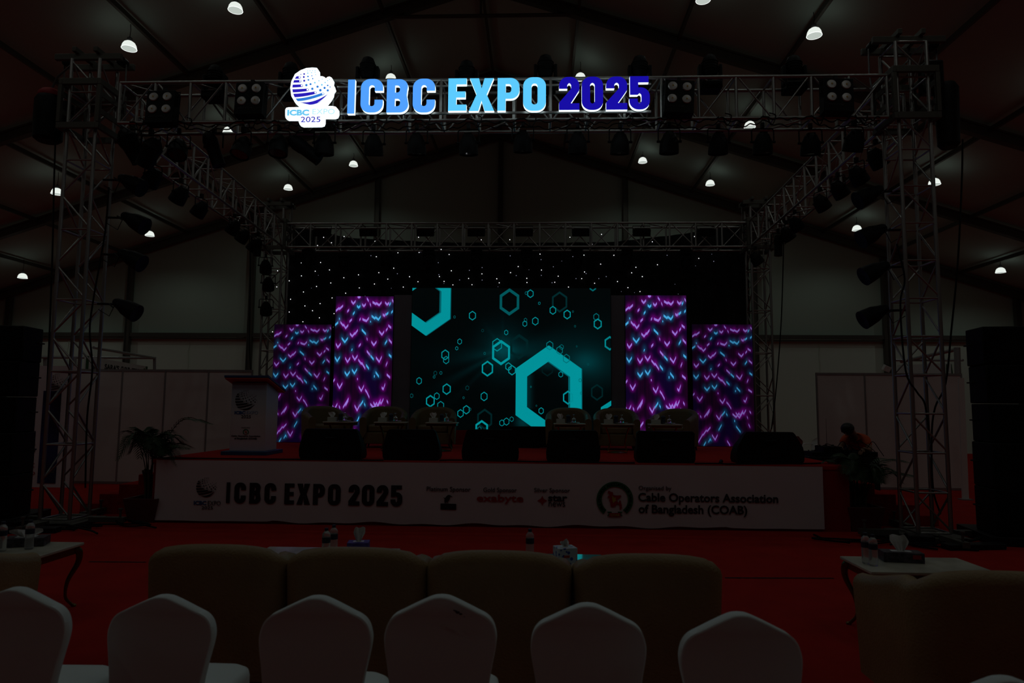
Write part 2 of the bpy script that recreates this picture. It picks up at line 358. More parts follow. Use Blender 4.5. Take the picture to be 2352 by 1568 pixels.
for nm, x in (('wall_left', L-.15), ('wall_right', Rr+.15)):
    m = MB(); m.box((x, 2.5, 2.2), (.12, 49.6, 4.4)); struct(m.obj(nm, 'pvc'))
m = MB(); m.box((RX, Y0-.2, 6), (52, .12, 12)); struct(m.obj('wall_front', 'pvc'))
m = MB()
for sgn in (-1, 1):
    xs = RX+sgn*(HW+.3); a = .42
    ny = 36; vs = []; fs = []
    # fabric sags a little between the frames (every 5 m)
    for j in range(ny+1):
        yy = Y0-.4+(YW+.5-Y0+.4)*j/ny; sag = .05*abs(sin(pi*(yy-26.9)/5))
        for i in range(9): x = RX+(xs-RX)*i/8; vs.append((x, yy, roof(x)+a-sag)); 
    for j in range(ny):
        for i in range(8): q = j*9+i; fs.append((q, q+1, q+10, q+9) if sgn < 0 else (q, q+9, q+10, q+1))
    m.add(vs, fs); n = len(vs); m.add([(p[0], p[1], p[2]+.12) for p in vs], [tuple(reversed(f)) for f in fs])
struct(m.obj('ceiling', 'roofpvc'))
tn = 0
def trim(mb, mt='alu_dull', smooth=30):
    global tn; tn += 1; return struct(mb.obj('trim_%d' % tn, mt, smooth=smooth))
def rafter(Y, d=.30):
    m = MB(); b = .09
    for sgn in (-1, 1):
        xe = RX+sgn*HW
        for (lo, hi, wd) in ((0, .05, b), (.05, d-.05, b*.55), (d-.05, d, b)):
            vs = [(RX, Y-wd, roof(RX)+lo), (xe, Y-wd, roof(xe)+lo), (xe, Y-wd, roof(xe)+hi), (RX, Y-wd, roof(RX)+hi)]; vs += [(p[0], Y+wd, p[2]) for p in vs]
            m.add(vs, [(0, 1, 2, 3), (7, 6, 5, 4), (0, 4, 5, 1), (1, 5, 6, 2), (2, 6, 7, 3), (3, 7, 4, 0)])
        m.box((xe, Y, roof(xe)/2), (.2, .16, roof(xe)))
    return m
for Y in (26.9, 21.9, 16.9, 11.9, 6.9, 1.9, -3.1, -8.1, -13.1, -18.1): trim(rafter(Y))
for off in (0, 2.55, -2.55, 5.1, -5.1, 7.65, -7.65, 10.2, -10.2, 12.75, -12.75, 15.3, -15.3, 17.85, -17.85, 20.4, -20.4, 23, -23):
    m = MB(); x = RX+off; m.box((x, 2.5, roof(x)+.22), (.07, 48.8, .12), (0, 0, 0)); trim(m)
for Y in (16.9, 6.9):
    m = MB(); m.tube([(RX-2.35, Y, roof(RX+2.35)+.04), (RX+2.35, Y, roof(RX+2.35)+.04)], .05, 10)
    m.tube([(RX, Y, roof(RX+2.35)), (RX, Y, RZ)], .03, 8); trim(m)
for k in range(-4, 5):
    m = MB(); x = RX+k*5.05; h = roof(x); m.box((x, YW-.02, h/2), (.2, .14, h))
    for s in (-1, 1): m.box((x+s*.085, YW-.11, h/2), (.03, .05, h))
    trim(m)
m = MB(); m.box((RX, YW-.05, 4.47), (2*HW, .10, .16)); m.box((RX, YW-.02, 4.33), (2*HW, .06, .06)); trim(m)
for k in range(-5, 5):    # laced seams of the lower wall panels
    m = MB(); x = RX+k*5.05+2.5
    m.tube([(x+.02*sin(j*1.7), YW+.10, .05+j*.21) for j in range(21)], .012, 5); trim(m, 'pvc')
# ================================================================== HIGH-BAY LAMPS
def high_bay(loc, label):
    t = thing('high_bay_lamp', label, 'ceiling lamp', loc, group=None)
    r = .158
    m = MB(); prof = [(r*1.0, 0), (r*.985, .03), (r*.90, .085), (r*.72, .135), (r*.45, .165), (.05, .172)]; m.shell(prof, 28); m.obj('reflector', 'lampout', t)
    m = MB(); m.shell([(a-.006, z-.001) for a, z in prof][::-1], 28); m.obj('reflector_lining', 'lampin', t)
    m = MB(); m.tube([(r*cos(2*pi*k/28), r*sin(2*pi*k/28), 0) for k in range(29)], .006, 6); m.obj('rim', 'lamprim', t)
    m = MB(); m.lathe([(.045, .165), (.055, .19), (.055, .25), (.02, .27), (.012, .29)], 16); m.obj('driver_housing', 'lampbody', t)
    d = roof(loc[0])+.2-loc[2]
    m = MB(); m.tube([(0, 0, .28), (.012, 0, .28+(d-.28)*.5), (0, 0, max(d, .32))], .007, 6); m.obj('cord', 'cable', t)
    ld = bpy.data.lights.new('bulb', 'SPOT'); ld.energy = LAMP_W; ld.spot_size = radians(158); ld.spot_blend = .55; ld.shadow_soft_size = .03; ld.color = (.93, 1, .94)
    lo = bpy.data.objects.new('bulb', ld); COL.objects.link(lo); lo.parent = t; lo.location = (0, 0, -.02)
    return t
lamps = []
rows = [(24.4, [(344, 537), (662, 430), (812, 376), (1476, 368), (1631, 420), (1968, 524), (52, 634), (2298, 621)]),
        (19.4, [(131, 440), (525, 300), (898, 178), (1333, 176), (1722, 287), (2146, 418)]),
        (14.4, [(297, 105), (541, 17), (1615, -6), (1870, 75)])]
LL = {(344, 537): 'high-bay lamp high above the left booth partition, right of the left front tower',
      (662, 430): 'high-bay lamp glowing just above the left end of the back truss', (812, 376): 'small high-bay lamp under the truss of lights, upper left of the back wall',
      (1476, 368): 'small high-bay lamp under the front truss, upper right of the back wall', (1631, 420): 'high-bay lamp glowing above the right end of the back truss',
      (1968, 524): 'high-bay lamp beside the spotlights of the right front tower', (52, 634): 'lowest high-bay lamp at the left edge of the hall, above the black speaker stack',
      (2298, 621): 'lowest high-bay lamp at the right edge of the hall, above the black speaker stack',
      (131, 440): 'high-bay lamp seen just left of the left front tower', (525, 300): 'high-bay lamp half hidden behind spotlights under the left of the front truss',
      (898, 178): 'high-bay lamp peeping over the truss behind the letter B', (1333, 176): 'high-bay lamp peeping over the truss behind the digits 2025',
      (1722, 287): 'high-bay lamp seen through the right part of the front truss', (2146, 418): 'high-bay lamp seen through the right front tower',
      (297, 105): 'large bell-shaped high-bay lamp at upper left, above the left truss corner', (541, 17): 'large bell-shaped high-bay lamp at the top edge, left of the sign',
      (1615, -6): 'high-bay lamp cut by the top edge of the picture', (1870, 75): 'large bell-shaped high-bay lamp at upper right above the front truss'}
for Y, L_ in rows:
    for p in L_:
        q = aY(p[0], p[1], Y); q.z -= .07; t = high_bay(q, LL[p]); t['group'] = 'glowing bell lamps hanging from the roof'; lamps.append(t)
tr = tree_of(lamps[0])
for Y in (24.4, 19.4, 14.4, 9.4, 4.4, -.6):      # lamps of the same grid outside the frame or overhead
    for off in (-17.7, -12.9, -7.8, -5.4, -2.85, 2.85, 5.3, 7.7, 12.9, 17.7):
        x = RX+off
        if any(abs(l.location.y-Y) < .3 and abs(l.location.x-x) < 1.2 for l in lamps): continue
        if Y == 24.4: continue
        if Y == 19.4 and abs(off) < 15: continue
        if Y == 14.4 and abs(off) < 8: continue
        if Y == 14.4 and abs(off) < 10: continue
        q = (x, Y, roof(x)-.28); l = high_bay(q, 'high-bay lamp hanging over the audience side of the hall, out of the picture'); l['group'] = 'bell lamps outside the picture'; lamps.append(l)
# ================================================================== STAGE
SF = 9.8; SB = 17.0; SX0 = -5.0; SX1 = 4.92; SH = .90
t = thing('stage', 'wide raised stage covered in red carpet with a red skirt', 'stage')
m = MB(); m.box(((SX0+SX1)/2, (SF+SB)/2, SH-.03), (SX1-SX0, SB-SF, .06)); m.obj('deck', 'red', t, bevel=.012)
m = MB(); m.box(((SX0+SX1)/2, (SF+SB)/2, (SH-.06)/2), (SX1-SX0-.03, SB-SF-.03, SH-.06)); m.obj('skirt', 'redskirt', t)
rebase(t, (0, SF, 0))
# banner on the stage front
t = thing('stage_banner', 'long white vinyl banner with black ICBC EXPO 2025 lettering on the stage front', 'banner')
BY = SF-.018
bl0, br0 = -4.93, 4.53
m = MB(); n = 120; vs = []; fs = []
for j in range(7):
    for i in range(n+1):
        u = i/n; x = bl0+(br0-bl0)*u; wob = .006*sin(u*33)*(1-j/6)+.004*sin(u*77+j); zb = .035+.020*sin(u*23)*sin(u*61)*(1 if .18 < u < .86 else .2)
        vs.append((x, BY-.006-wob*.5, zb+(SH-.012-zb)*j/6))
for j in range(6):
    for i in range(n): a = j*(n+1)+i; fs.append((a, a+1, a+n+2, a+n+1))
m.add(vs, fs); m.add([(x, y+.006, z) for x, y, z in vs], [tuple(reversed(f)) for f in fs]); m.obj('banner_sheet', 'banner', t, smooth=60)
LY = BY-.014
xs = [(1557, 1588), (1612, 1697), (1716, 1800), (1820, 1905), (1958, 2030), (2042, 2140), (2155, 2240), (2258, 2349), (48+2352, 128+2352), (140+2352, 230+2352), (242+2352, 325+2352), (338+2352, 422+2352)]
for c, (a, b) in zip(WORD, xs):
    xm = (a+b)/6; f = (xm-518)/407; pb = aY(a/3, 1046+(326+f*24)/3, LY); pt = aY(b/3, 1046+(184+f*22)/3, LY)
    big_letter(c, pb.x, pt.x, pb.z, pt.z, LY, .004, 'ink', 'ink', 'letter', t)
g = aY(475, 1118, LY); rings = globe(g.x, g.z, .165/243*.94, LY, t, 'ink', 'ink', 'inkgrey'); rings.obj('globe_ring', 'banner', t, smooth=0)
def pt_text(txt, x0, y0, x1, y1, y, mtl, name, parent, bold=0):
    a = aY(x0, y1, y); b = aY(x1, y0, y); return fit_text(txt, a.x, b.x, a.z, b.z, y, mtl, name, parent, bold)
pt_text('ICBC', 445, 1150, 474, 1159, LY, 'inkblue', 'logo_text', t, .03); pt_text('EXPO', 477, 1150, 507, 1160, LY, 'inkgrey', 'logo_text', t, -.005)
pt_text('2025', 463, 1162, 489, 1169, LY, 'inkgrey', 'logo_text', t)
pt_text('Platinum Sponsor', 980, 1118, 1081, 1131, LY, 'ink', 'sponsor_text', t); pt_text('Gold Sponsor', 1110, 1120, 1187, 1133, LY, 'ink', 'sponsor_text', t); pt_text('Silver Sponsor', 1227, 1121, 1309, 1133, LY, 'ink', 'sponsor_text', t)
pt_text('exabyte', 1095, 1136, 1202, 1156, LY, 'inkred', 'sponsor_text', t, .018)
pt_text('star', 1259, 1137, 1303, 1151, LY, 'ink', 'sponsor_text', t, .03); pt_text('news', 1260, 1153, 1298, 1163, LY, 'ink', 'sponsor_text', t, 0)
pt_text('Organised by', 1467, 1116, 1542, 1128, LY, 'ink', 'organiser_text', t); pt_text('Cable Operators Association', 1466, 1135, 1787, 1157, LY, 'ink', 'organiser_text', t, .022)
pt_text('of Bangladesh (COAB)', 1467, 1161, 1716, 1184, LY, 'ink', 'organiser_text', t, .022)
def flat_poly(px, y, mtl, name, parent, org=None, d=.004):
    """px: list of picture points on a plane facing -Y"""
    q = [aY(a, b, y) for a, b in px]; me = flat([[(p.x, p.z) for p in q]], 2)
    for v in me.vertices: v.co = V((v.co.x, y-d if v.co.z > 0 else y, v.co.y))
    me.materials.clear(); me.materials.append(K(mtl)); return link(me, name, parent)
z5 = lambda P_: [(960+x/4.523, 1100+y/4.523) for x, y in P_]
flat_poly(z5([(1240, 223), (1268, 208), (1280, 198), (1292, 172), (1303, 198), (1315, 210), (1342, 222), (1315, 236), (1303, 247), (1293, 275), (1281, 247), (1268, 236)]), LY, 'inkred', 'star_mark', t)
flat_poly(z5([(235, 252), (397, 257), (397, 318), (235, 314)]), LY, 'ink', 'sponsor_mark', t)
flat_poly(z5([(264, 187), (281, 197), (300, 172), (318, 163), (335, 167), (362, 184), (334, 181), (331, 205), (318, 228), (303, 236), (327, 256), (296, 238), (284, 250), (278, 245), (274, 222), (278, 207)]), LY, 'ink', 'bird_mark', t)
# round emblem: ring open at the foot, map, ribbon
z14 = lambda P_: [(1360+x/14.26, 1090+y/14.26) for x, y in P_]
def emblem(z, y, parent, d=.004, words=True):
    cx, cy = 745, 820
    flat_poly(z([(cx+600*sin(radians(a)), cy-595*cos(radians(a))) for a in range(-142, 143, 6)]+[(cx+430*sin(radians(a)), cy-425*cos(radians(a))) for a in range(142, -143, -6)]), y, 'inkgreen', 'emblem_ring', parent, d=d)
    flat_poly(z([(545, 512), (570, 540), (590, 530), (615, 565), (665, 555), (685, 600), (685, 655), (740, 672), (850, 675), (925, 668), (955, 690), (915, 760), (860, 790), (825, 810), (830, 870), (870, 920), (900, 840), (925, 835), (945, 870), (945, 930),
        (965, 965), (968, 1060), (985, 1100), (945, 1100), (935, 1165), (912, 1120), (905, 1040), (870, 950), (820, 960), (780, 960), (790, 1010), (755, 1025), (720, 1045), (690, 1035), (665, 1050), (620, 1050), (605, 980), (600, 890), (560, 840), (575, 775), (510, 735),
        (525, 690), (595, 665), (520, 600), (510, 575)]), y, 'inkred', 'emblem_map', parent, d=d)
    flat_poly(z([(648, 680), (735, 755), (790, 740), (768, 800), (805, 868), (740, 865), (715, 925), (690, 925), (665, 860)]), y-d*.6, 'inkyellow', 'emblem_bird', parent, d=d)
    flat_poly(z([(490, 1205), (640, 1205), (640, 1250), (560, 1255), (560, 1345), (490, 1345), (545, 1275)]), y, 'inkgreen', 'emblem_ribbon', parent, d=d)
    flat_poly(z([(845, 1205), (1000, 1210), (945, 1280), (1000, 1350), (925, 1350), (925, 1255), (845, 1255)]), y, 'inkgreen', 'emblem_ribbon', parent, d=d)
    flat_poly(z([(558, 1250), (930, 1250), (930, 1370), (558, 1370)]), y-d*.4, 'inkred', 'emblem_ribbon', parent, d=d)
    if words:
        q = z([(605, 1345), (890, 1285)]); a = aY(*q[0], y); b = aY(*q[1], y); fit_text('COAB', a.x, b.x, a.z, b.z, y-d*1.5, 'inkyellow', 'emblem_text', parent, .03)
        txt = 'CABLE OPERATORS ASSOCIATION OF BANGLADESH'; mb = None; vs = []; fs = []
        for i, ch in enumerate(txt):
            if ch == ' ': continue
            a = -134+268*i/(len(txt)-1); me = text_me(ch, .03, .001); x0, x1, y0_, y1 = bbox(me)
            for v in me.vertices: v.co.x -= (x0+x1)/2; v.co.y -= .36
            q = z([(cx+512*sin(radians(a)), cy-508*cos(radians(a)))])[0]; p = aY(*q, y); s = .048; o = len(vs); ca, sa = cos(radians(-a)), sin(radians(-a))
            for v in me.vertices: xx, yy = v.co.x*s, v.co.y*s; vs.append((p.x+xx*ca-yy*sa, y-d*1.4, p.z+xx*sa+yy*ca))
            for f in me.polygons: fs.append(tuple(k+o for k in f.vertices))
        mb = MB(); mb.add(vs, fs); mb.obj('emblem_text', 'inkyellow', parent, smooth=0)
emblem(z14, LY, t)
rebase(t, (0, BY, 0))
# steps at both ends of the stage
def steps(xa, sgn, Ya, Yb, label):
    t = thing('stage_steps', label, 'steps', group=None)
    for k in range(5):
        z = .75-.15*k; x0 = xa+sgn*.30*k; x1 = x0+sgn*.30
        m = MB(); m.box(((x0+x1)/2, (Ya+Yb)/2, z/2), (.30, Yb-Ya, z)); m.obj('step', 'redskirt' if 0 else 'red', t, bevel=.01)
    rebase(t, (xa, Ya, 0))
steps(SX0-.005, -1, 10.5, 11.9, 'flight of five red carpeted steps at the left end of the stage'); steps(SX1+.005, 1, 10.38, 11.36, 'flight of five red carpeted steps at the right end of the stage')
# ================================================================== LED WALL
def clip(poly, x0, x1, z0, z1):
    for ax, lim, sg in ((0, x0, 1), (0, x1, -1), (1, z0, 1), (1, z1, -1)):
        out = []
        for i in range(len(poly)):
            a, b = poly[i-1], poly[i]; ia = (a[ax]-lim)*sg >= 0; ib = (b[ax]-lim)*sg >= 0
            if ia != ib: k = (lim-a[ax])/(b[ax]-a[ax]); out.append(tuple(a[j]+(b[j]-a[j])*k for j in (0, 1)))
            if ib: out.append(b)
        poly = out
        if len(poly) < 3: return []
    return poly
def led_display(parent, x0, x1, z0, z1, y, nx, nz, bg, shapes):
    """emissive screen picture: smooth background grid + crisp shapes (colour attribute), on a plane facing -Y.
    shapes: list of (poly in uv (v down), colour)"""
    vs = []; fs = []; cols = []; W_, H_ = x1-x0, z1-z0
    for j in range(nz+1):
        for i in range(nx+1): vs.append((x0+W_*i/nx, y, z1-H_*j/nz)); cols.append(bg(i/nx, j/nz))
    for j in range(nz):
        for i in range(nx): a = j*(nx+1)+i; fs.append((a, a+nx+1, a+nx+2, a+1))
    for k, (poly, col) in enumerate(shapes):
        q = clip([(x0+W_*u, z1-H_*v) for u, v in poly], x0, x1, z0, z1)
        if not q: continue
        o = len(vs); yy = y-.0006-.00002*k
        for (a, b) in q: vs.append((a, yy, b)); cols.append(col)
        f = tuple(range(o, o+len(q))); ar = sum(q[i-1][0]*q[i][1]-q[i][0]*q[i-1][1] for i in range(len(q))); fs.append(f if ar > 0 else tuple(reversed(f)))
    me = bpy.data.meshes.new('display'); me.from_pydata(vs, [], fs); me.materials.append(K('screen'))
    ca = me.color_attributes.new('Col', 'FLOAT_COLOR', 'POINT'); flat_ = []
    for c in cols: flat_ += [c[0], c[1], c[2], 1]
    ca.data.foreach_set('color', flat_); me.update(); return link(me, 'display', parent)
Mg = (.30, .17, .66); Cy = (.06, .38, .72)
T_ = lambda P_: [((x-793)/495, (y-148)/1248) for x, y in P_]
O_ = lambda P_: [((x-250)/500, (y-388)/1030) for x, y in P_]
Q_ = lambda P_: [((x-50)/430, (y-662)/863) for x, y in P_]
CH = [(c, T_(p)) for c, p in [(Mg, [(925, 190), (943, 213), (962, 190)]), (Mg, [(978, 150), (990, 158), (1003, 150)]), (Cy, [(975, 232), (990, 246), (1004, 232)]), (Mg, [(1020, 218), (1035, 235), (1050, 215)]),
  (Mg, [(1058, 165), (1075, 190)]), (Mg, [(1108, 198), (1135, 215), (1142, 208), (1165, 225), (1185, 200)]), (Mg, [(1215, 200), (1232, 220), (1250, 205)]), (Cy, [(1252, 225), (1264, 205)]), (Mg, [(1275, 178), (1285, 195)]),
  (Mg, [(1085, 210), (1095, 232)]), (Mg, [(795, 275), (820, 252), (826, 258), (855, 230)]), (Mg, [(893, 282), (908, 265)]), (Cy, [(942, 305), (957, 285)]), (Cy, [(1103, 318), (1130, 340), (1138, 330), (1162, 350), (1180, 322)]),
  (Mg, [(1198, 305), (1212, 318), (1222, 300)]), (Cy, [(1225, 308), (1245, 290)]), (Cy, [(1270, 290), (1283, 275)]), (Mg, [(1000, 355), (1010, 340)]), (Mg, [(1025, 345), (1035, 352), (1060, 362), (1080, 335)]),
  (Mg, [(837, 372), (860, 400), (866, 396), (884, 425), (905, 398)]), (Mg, [(915, 368), (935, 348)]), (Cy, [(790, 400), (818, 375)]), (Cy, [(827, 335), (829, 352)]), (Mg, [(922, 472), (943, 495), (960, 470), (966, 472), (988, 440)]),
  (Cy, [(1022, 437), (1058, 475)]), (Mg, [(1170, 450), (1195, 480), (1213, 452)]), (Mg, [(1228, 445), (1242, 425)]), (Mg, [(1248, 400), (1272, 420)]), (Mg, [(805, 560), (822, 590), (845, 558)]), (Cy, [(853, 510), (880, 545), (905, 510)]),
  (Mg, [(1107, 540), (1128, 570), (1150, 540)]), (Mg, [(1000, 580), (1017, 560)]), (Mg, [(1066, 510), (1073, 524)]), (Cy, [(1222, 560), (1240, 530)]), (Mg, [(1255, 520), (1280, 550)]), (Mg, [(1070, 620), (1098, 655)]),
  (Cy, [(1103, 660), (1130, 692)]), (Cy, [(800, 675), (820, 708), (842, 672)]), (Mg, [(888, 680), (908, 715), (930, 680)]), (Mg, [(948, 660), (970, 695), (992, 660)]), (Mg, [(1000, 695), (1025, 728), (1032, 725), (1060, 770)]),
  (Cy, [(1068, 740), (1092, 772)]), (Mg, [(1150, 675), (1178, 712), (1198, 668)]), (Cy, [(1258, 650), (1280, 670)]), (Mg, [(1235, 745), (1247, 715)]), (Cy, [(887, 800), (908, 830), (930, 797)]), (Cy, [(948, 780), (970, 812), (991, 775)]),
  (Cy, [(1150, 800), (1178, 838)]), (Mg, [(778, 900), (805, 862)]), (Mg, [(826, 900), (847, 938), (870, 895)]), (Mg, [(1245, 820), (1273, 845)]), (Mg, [(1010, 925), (1033, 960), (1053, 915)]), (Mg, [(1065, 950), (1080, 970), (1102, 1015)]),
  (Mg, [(1205, 930), (1218, 945), (1233, 900)]), (Mg, [(903, 1085), (925, 1040)]), (Mg, [(980, 1085), (1002, 1125), (1022, 1080)]), (Cy, [(1025, 1085), (1050, 1045)]), (Cy, [(1060, 1065), (1070, 1085)]),
  (Mg, [(1112, 1070), (1140, 1100), (1165, 1060), (1172, 1085), (1197, 1035)]), (Mg, [(1250, 1040), (1262, 1060)]), (Cy, [(945, 600), (941, 620)]), (Cy, [(1140, 825), (1140, 845)]), (Cy, [(1095, 360), (1096, 375)]), (Mg, [(997, 850), (998, 868)])]]
CH += [(c, O_(p)) for c, p in [(Mg, [(250, 1165), (265, 1190), (290, 1150)]), (Mg, [(305, 1165), (315, 1180)]), (Mg, [(340, 1175), (385, 1112)]), (Cy, [(455, 1285), (480, 1240)]),
  (Mg, [(275, 1355), (287, 1385), (325, 1320), (328, 1325), (355, 1285), (360, 1295), (388, 1262)]), (Mg, [(400, 1325), (425, 1365), (445, 1325)]), (Cy, [(370, 1385), (385, 1358), (392, 1372)]), (Cy, [(330, 1415), (348, 1385)])]]
CH += [(c, Q_(p)) for c, p in [(Cy, [(350, 1385), (380, 1425)]), (Mg, [(285, 1488), (305, 1520)]), (Mg, [(350, 1290), (375, 1325), (400, 1285), (405, 1300), (422, 1270)]), (Cy, [(340, 1340), (341, 1355)]), (Mg, [(428, 1315), (434, 1330)]), (Mg, [(438, 1370), (448, 1392)])]]
def chev_shapes(gain, ratio, th=.0082):
    out = []
    for c, P_ in CH:
        for (a, b) in zip(P_, P_[1:]):
            du = b[0]-a[0]; tt = th if abs(du) > .012 else 0; wu = .0 if tt else .006
            if tt: out.append(([(a[0], a[1]-tt), (b[0], b[1]-tt), (b[0], b[1]+tt), (a[0], a[1]+tt)], tuple(v*gain for v in c)))
            else: out.append(([(a[0]-.007, a[1]), (a[0]+.007, a[1]), (b[0]+.007, b[1]), (b[0]-.007, b[1])], tuple(v*gain for v in c)))
    return out
def chev_bg(gain):
    segs = []
    for c, P_ in CH:
        for (a, b) in zip(P_, P_[1:]): segs.append((a[0], a[1]*2.3, b[0], b[1]*2.3, (.055, .0, .065) if c is Mg else (.0, .03, .075)))
    rnd = random.Random(3); streak = [rnd.random() for _ in range(60)]
    def f(u, v):
        V_ = v*2.3; s = streak[int(u*50) % 60]; mixv = .5+.5*sin(u*9+1.3*sin(v*7)); r, g, b = .004+.008*mixv*s, .0005, .007+.008*(1-mixv)+.004*s
        for x0, y0, x1, y1, c in segs:
            if V_ < min(y0, y1)-.22 or V_ > max(y0, y1)+.12 or u < min(x0, x1)-.12 or u > max(x0, x1)+.12: continue
            dx, dy = x1-x0, y1-y0; t = max(0, min(1, ((u-x0)*dx+(V_-y0)*dy)/(dx*dx+dy*dy+1e-9))); ex = u-x0-dx*t; ey = V_-y0-dy*t
            if ey < 0: ey *= .55
            k = math.exp(-(ex*ex+ey*ey)/.0011)*.95; r += c[0]*k; g += c[1]*k; b += c[2]*k
        return (min(r, .22)*gain, min(g, .12)*gain, min(b, .27)*gain)
    return f
LEDY = 14.3
def led_tower(name, label, x0, x1, z1, gain, z0=SH+.005):
    t = thing(name, label, 'led screen', group='tall purple chevron led panels')
    m = MB(); m.box(((x0+x1)/2, LEDY+.055, (z0+z1)/2), (x1-x0, .10, z1-z0)); m.obj('cabinet', 'blackmetal', t, bevel=.004)
    led_display(t, x0+.004, x1-.004, z0+.004, z1-.004, LEDY, 60, int(60*(z1-z0)/(x1-x0)), chev_bg(gain), chev_shapes(gain, (z1-z0)/(x1-x0)))
    rebase(t, ((x0+x1)/2, LEDY+.05, z0))
led_tower('led_screen', 'shorter purple chevron led panel at the far left, behind the podium', -5.06, -3.82, 3.40, .55)
led_tower('led_screen', 'taller purple chevron led panel on the left of the centre screen', -3.75, -2.50, 4.01, 1.0)
led_tower('led_screen', 'taller purple chevron led panel on the right of the centre screen', 2.40, 3.68, 4.04, .95)
led_tower('led_screen', 'shorter purple chevron led panel at the far right of the stage', 3.78, 5.03, 3.43, .52)
for x0, x1, lb in ((-2.5, -2.115, 'left'), (2.105, 2.4, 'right')):
    t = thing('masking_panel', 'plain dark grey upright panel at the %s side of the centre screen' % lb, 'panel')
    m = MB(); m.box(((x0+x1)/2, LEDY+.08, (SH+4.04)/2), (x1-x0-.006, .1, 4.04-SH)); m.obj('board', mat('dark grey cloth '+lb, (.17, .16, .19), .8, bump=.1), t, bevel=.004); rebase(t, ((x0+x1)/2, LEDY+.08, SH))
# centre screen
CX0, CX1, CZ0, CZ1 = -2.11, 2.10, 1.19, 4.19
HX = [(1185, 232, 139, 30, .30), (1394, 148, 44, 9, .8), (1352, 142, 18, 4, .5), (1483, 245, 16, 4, .7), (1685, 232, 108, 20, .07), (1618, 316, 45, 9, .85), (1760, 358, 50, 11, .85), (1817, 328, 12, 4, .3), (816, 372, 49, 9, .85), (637, 386, 15, 4, .4),
      (1346, 415, 22, 5, .4), (1340, 452, 32, 7, .8), (1444, 426, 44, 8, .85), (2048, 382, 40, 9, .4), (2062, 452, 56, 13, .8), (1838, 476, 13, 5, .2), (920, 522, 17, 4, .15), (1155, 541, 28, 6, .85), (2180, 645, 73, 18, .7), (692, 634, 31, 6, .85),
      (664, 702, 20, 5, .75), (943, 752, 15, 4, .35), (550, 768, 55, 11, .75), (560, 820, 42, 8, .7), (1066, 665, 68, 10, .8), (1285, 683, 128, 28, .05), (1106, 743, 127, 25, .95), (972, 904, 80, 16, .9), (1180, 882, 43, 9, .85), (1216, 918, 52, 10, .9),
      (454, 952, 24, 5, .2), (510, 949, 18, 5, .4), (443, 990, 16, 5, .4), (294, 1030, 39, 9, .6), (570, 1110, 58, 12, .8), (775, 1097, 24, 4, .2), (222, 1178, 24, 8, .18), (473, 1180, 38, 8, .7), (410, 1230, 62, 14, .8), (513, 1275, 48, 9, .6),
      (942, 1180, 47, 8, .9), (739, 1194, 13, 3, .5), (768, 1313, 46, 9, .85), (803, 1308, 17, 4, .4), (711, 1350, 43, 8, .85), (1120, 1440, 34, 6, .85), (1165, 1426, 39, 6, .9), (1216, 1402, 26, 4, .85), (2052, 1132, 83, 16, .05), (660, 1443, 18, 5, .5),
      (950, 1405, 105, 20, .05), (922, 1500, 88, 20, .9), (900, 1500, 25, 5, .6), (2015, 80, 45, 14, .4), (1966, 856, 13, 4, .25), (1854, 678, 11, 4, .2), (1565, 900, 80, 14, .03),
      (352, 233, 344, 113, .93), (1577, 1131, 462, 139, .95),
      (1588, 670, 48, 8, .55), (1705, 685, 28, 5, .45), (1685, 718, 45, 8, .5), (1752, 800, 48, 8, .45), (1697, 957, 31, 6, .85), (1403, 1082, 10, 3, .5), (1768, 1186, 70, 15, .85), (1887, 1014, 20, 5, .35), (1896, 1141, 14, 4, .3), (1458, 1268, 10, 3, .3), (1505, 1318, 35, 7, .85)]
UV = lambda x, y: ((x-208)/1982, (y-92)/1420)
shapes = []
for cx, cy, Rr_, th, b in HX:
    def hexv(r): return [(cx+r*.70*sx, cy+r*sy) for sx, sy in ((0, -1), (1, -.5), (1, .5), (0, 1), (-1, .5), (-1, -.5))]
    o_ = hexv(Rr_); i_ = hexv(Rr_-th*1.15)
    col = (.0, .29*b, .325*b)
    if Rr_ > 100 and b > .8:
        if cx == 1106: pass
        o2 = [(x+8, y+2) for x, y in o_] if Rr_ > 300 else None
        if o2:
            i2 = [(x-18, y) for x, y in i_]
            for k in range(6): shapes.append(([UV(*o2[k-1]), UV(*o2[k]), UV(*i2[k]), UV(*i2[k-1])], (.0, .10, .12)))
    for k in range(6): shapes.append(([UV(*o_[k-1]), UV(*o_[k]), UV(*i_[k]), UV(*i_[k-1])], col))
shapes.append(([UV(*p) for p in ((2090, 1278), (2190, 1212), (2190, 1262), (2110, 1312), (2086, 1312))], (.0, .25, .28)))
def cbg(u, v):
    x = 208+u*1982; y = 92+v*1420; g = .0028; dx, dy = x-1130, y-720; d = sqrt(dx*dx+dy*dy)+1; a = atan2(dy, dx)
    g += .10*math.exp(-(d/95)**2)+.03*math.exp(-(d/230)**2)
    for ang, wd, am, ln in ((2.62, .07, .024, 520), (2.93, .13, .026, 420), (-.10, .26, .022, 900), (-1.62, .05, .012, 260), (-2.2, .10, .020, 220), (2.35, .05, .010, 500), (.12, .15, .018, 900), (3.1, .14, .008, 600)):
        da = (a-ang+pi) % (2*pi)-pi; g += am*math.exp(-(da/wd)**2)*math.exp(-(d/ln)**2)
    g += .055*math.exp(-((x-1940)/120)**2-((y-830)/90)**2)+.028*math.exp(-((x-1990)/230)**2-((y-860)/190)**2)
    g += .07*math.exp(-((x-1330)/60)**2-((y-1430)/70)**2)+.05*math.exp(-(max(0, x-1360)/45)**2)*(1 if x > 1355 and 960 < y < 1300 else 0)+.03*math.exp(-((x-1570)/160)**2-((y-860)/50)**2)
    return (.0, g*.36, g*.42)
t = thing('led_screen', 'wide centre led screen showing glowing turquoise hexagons on black', 'led screen')
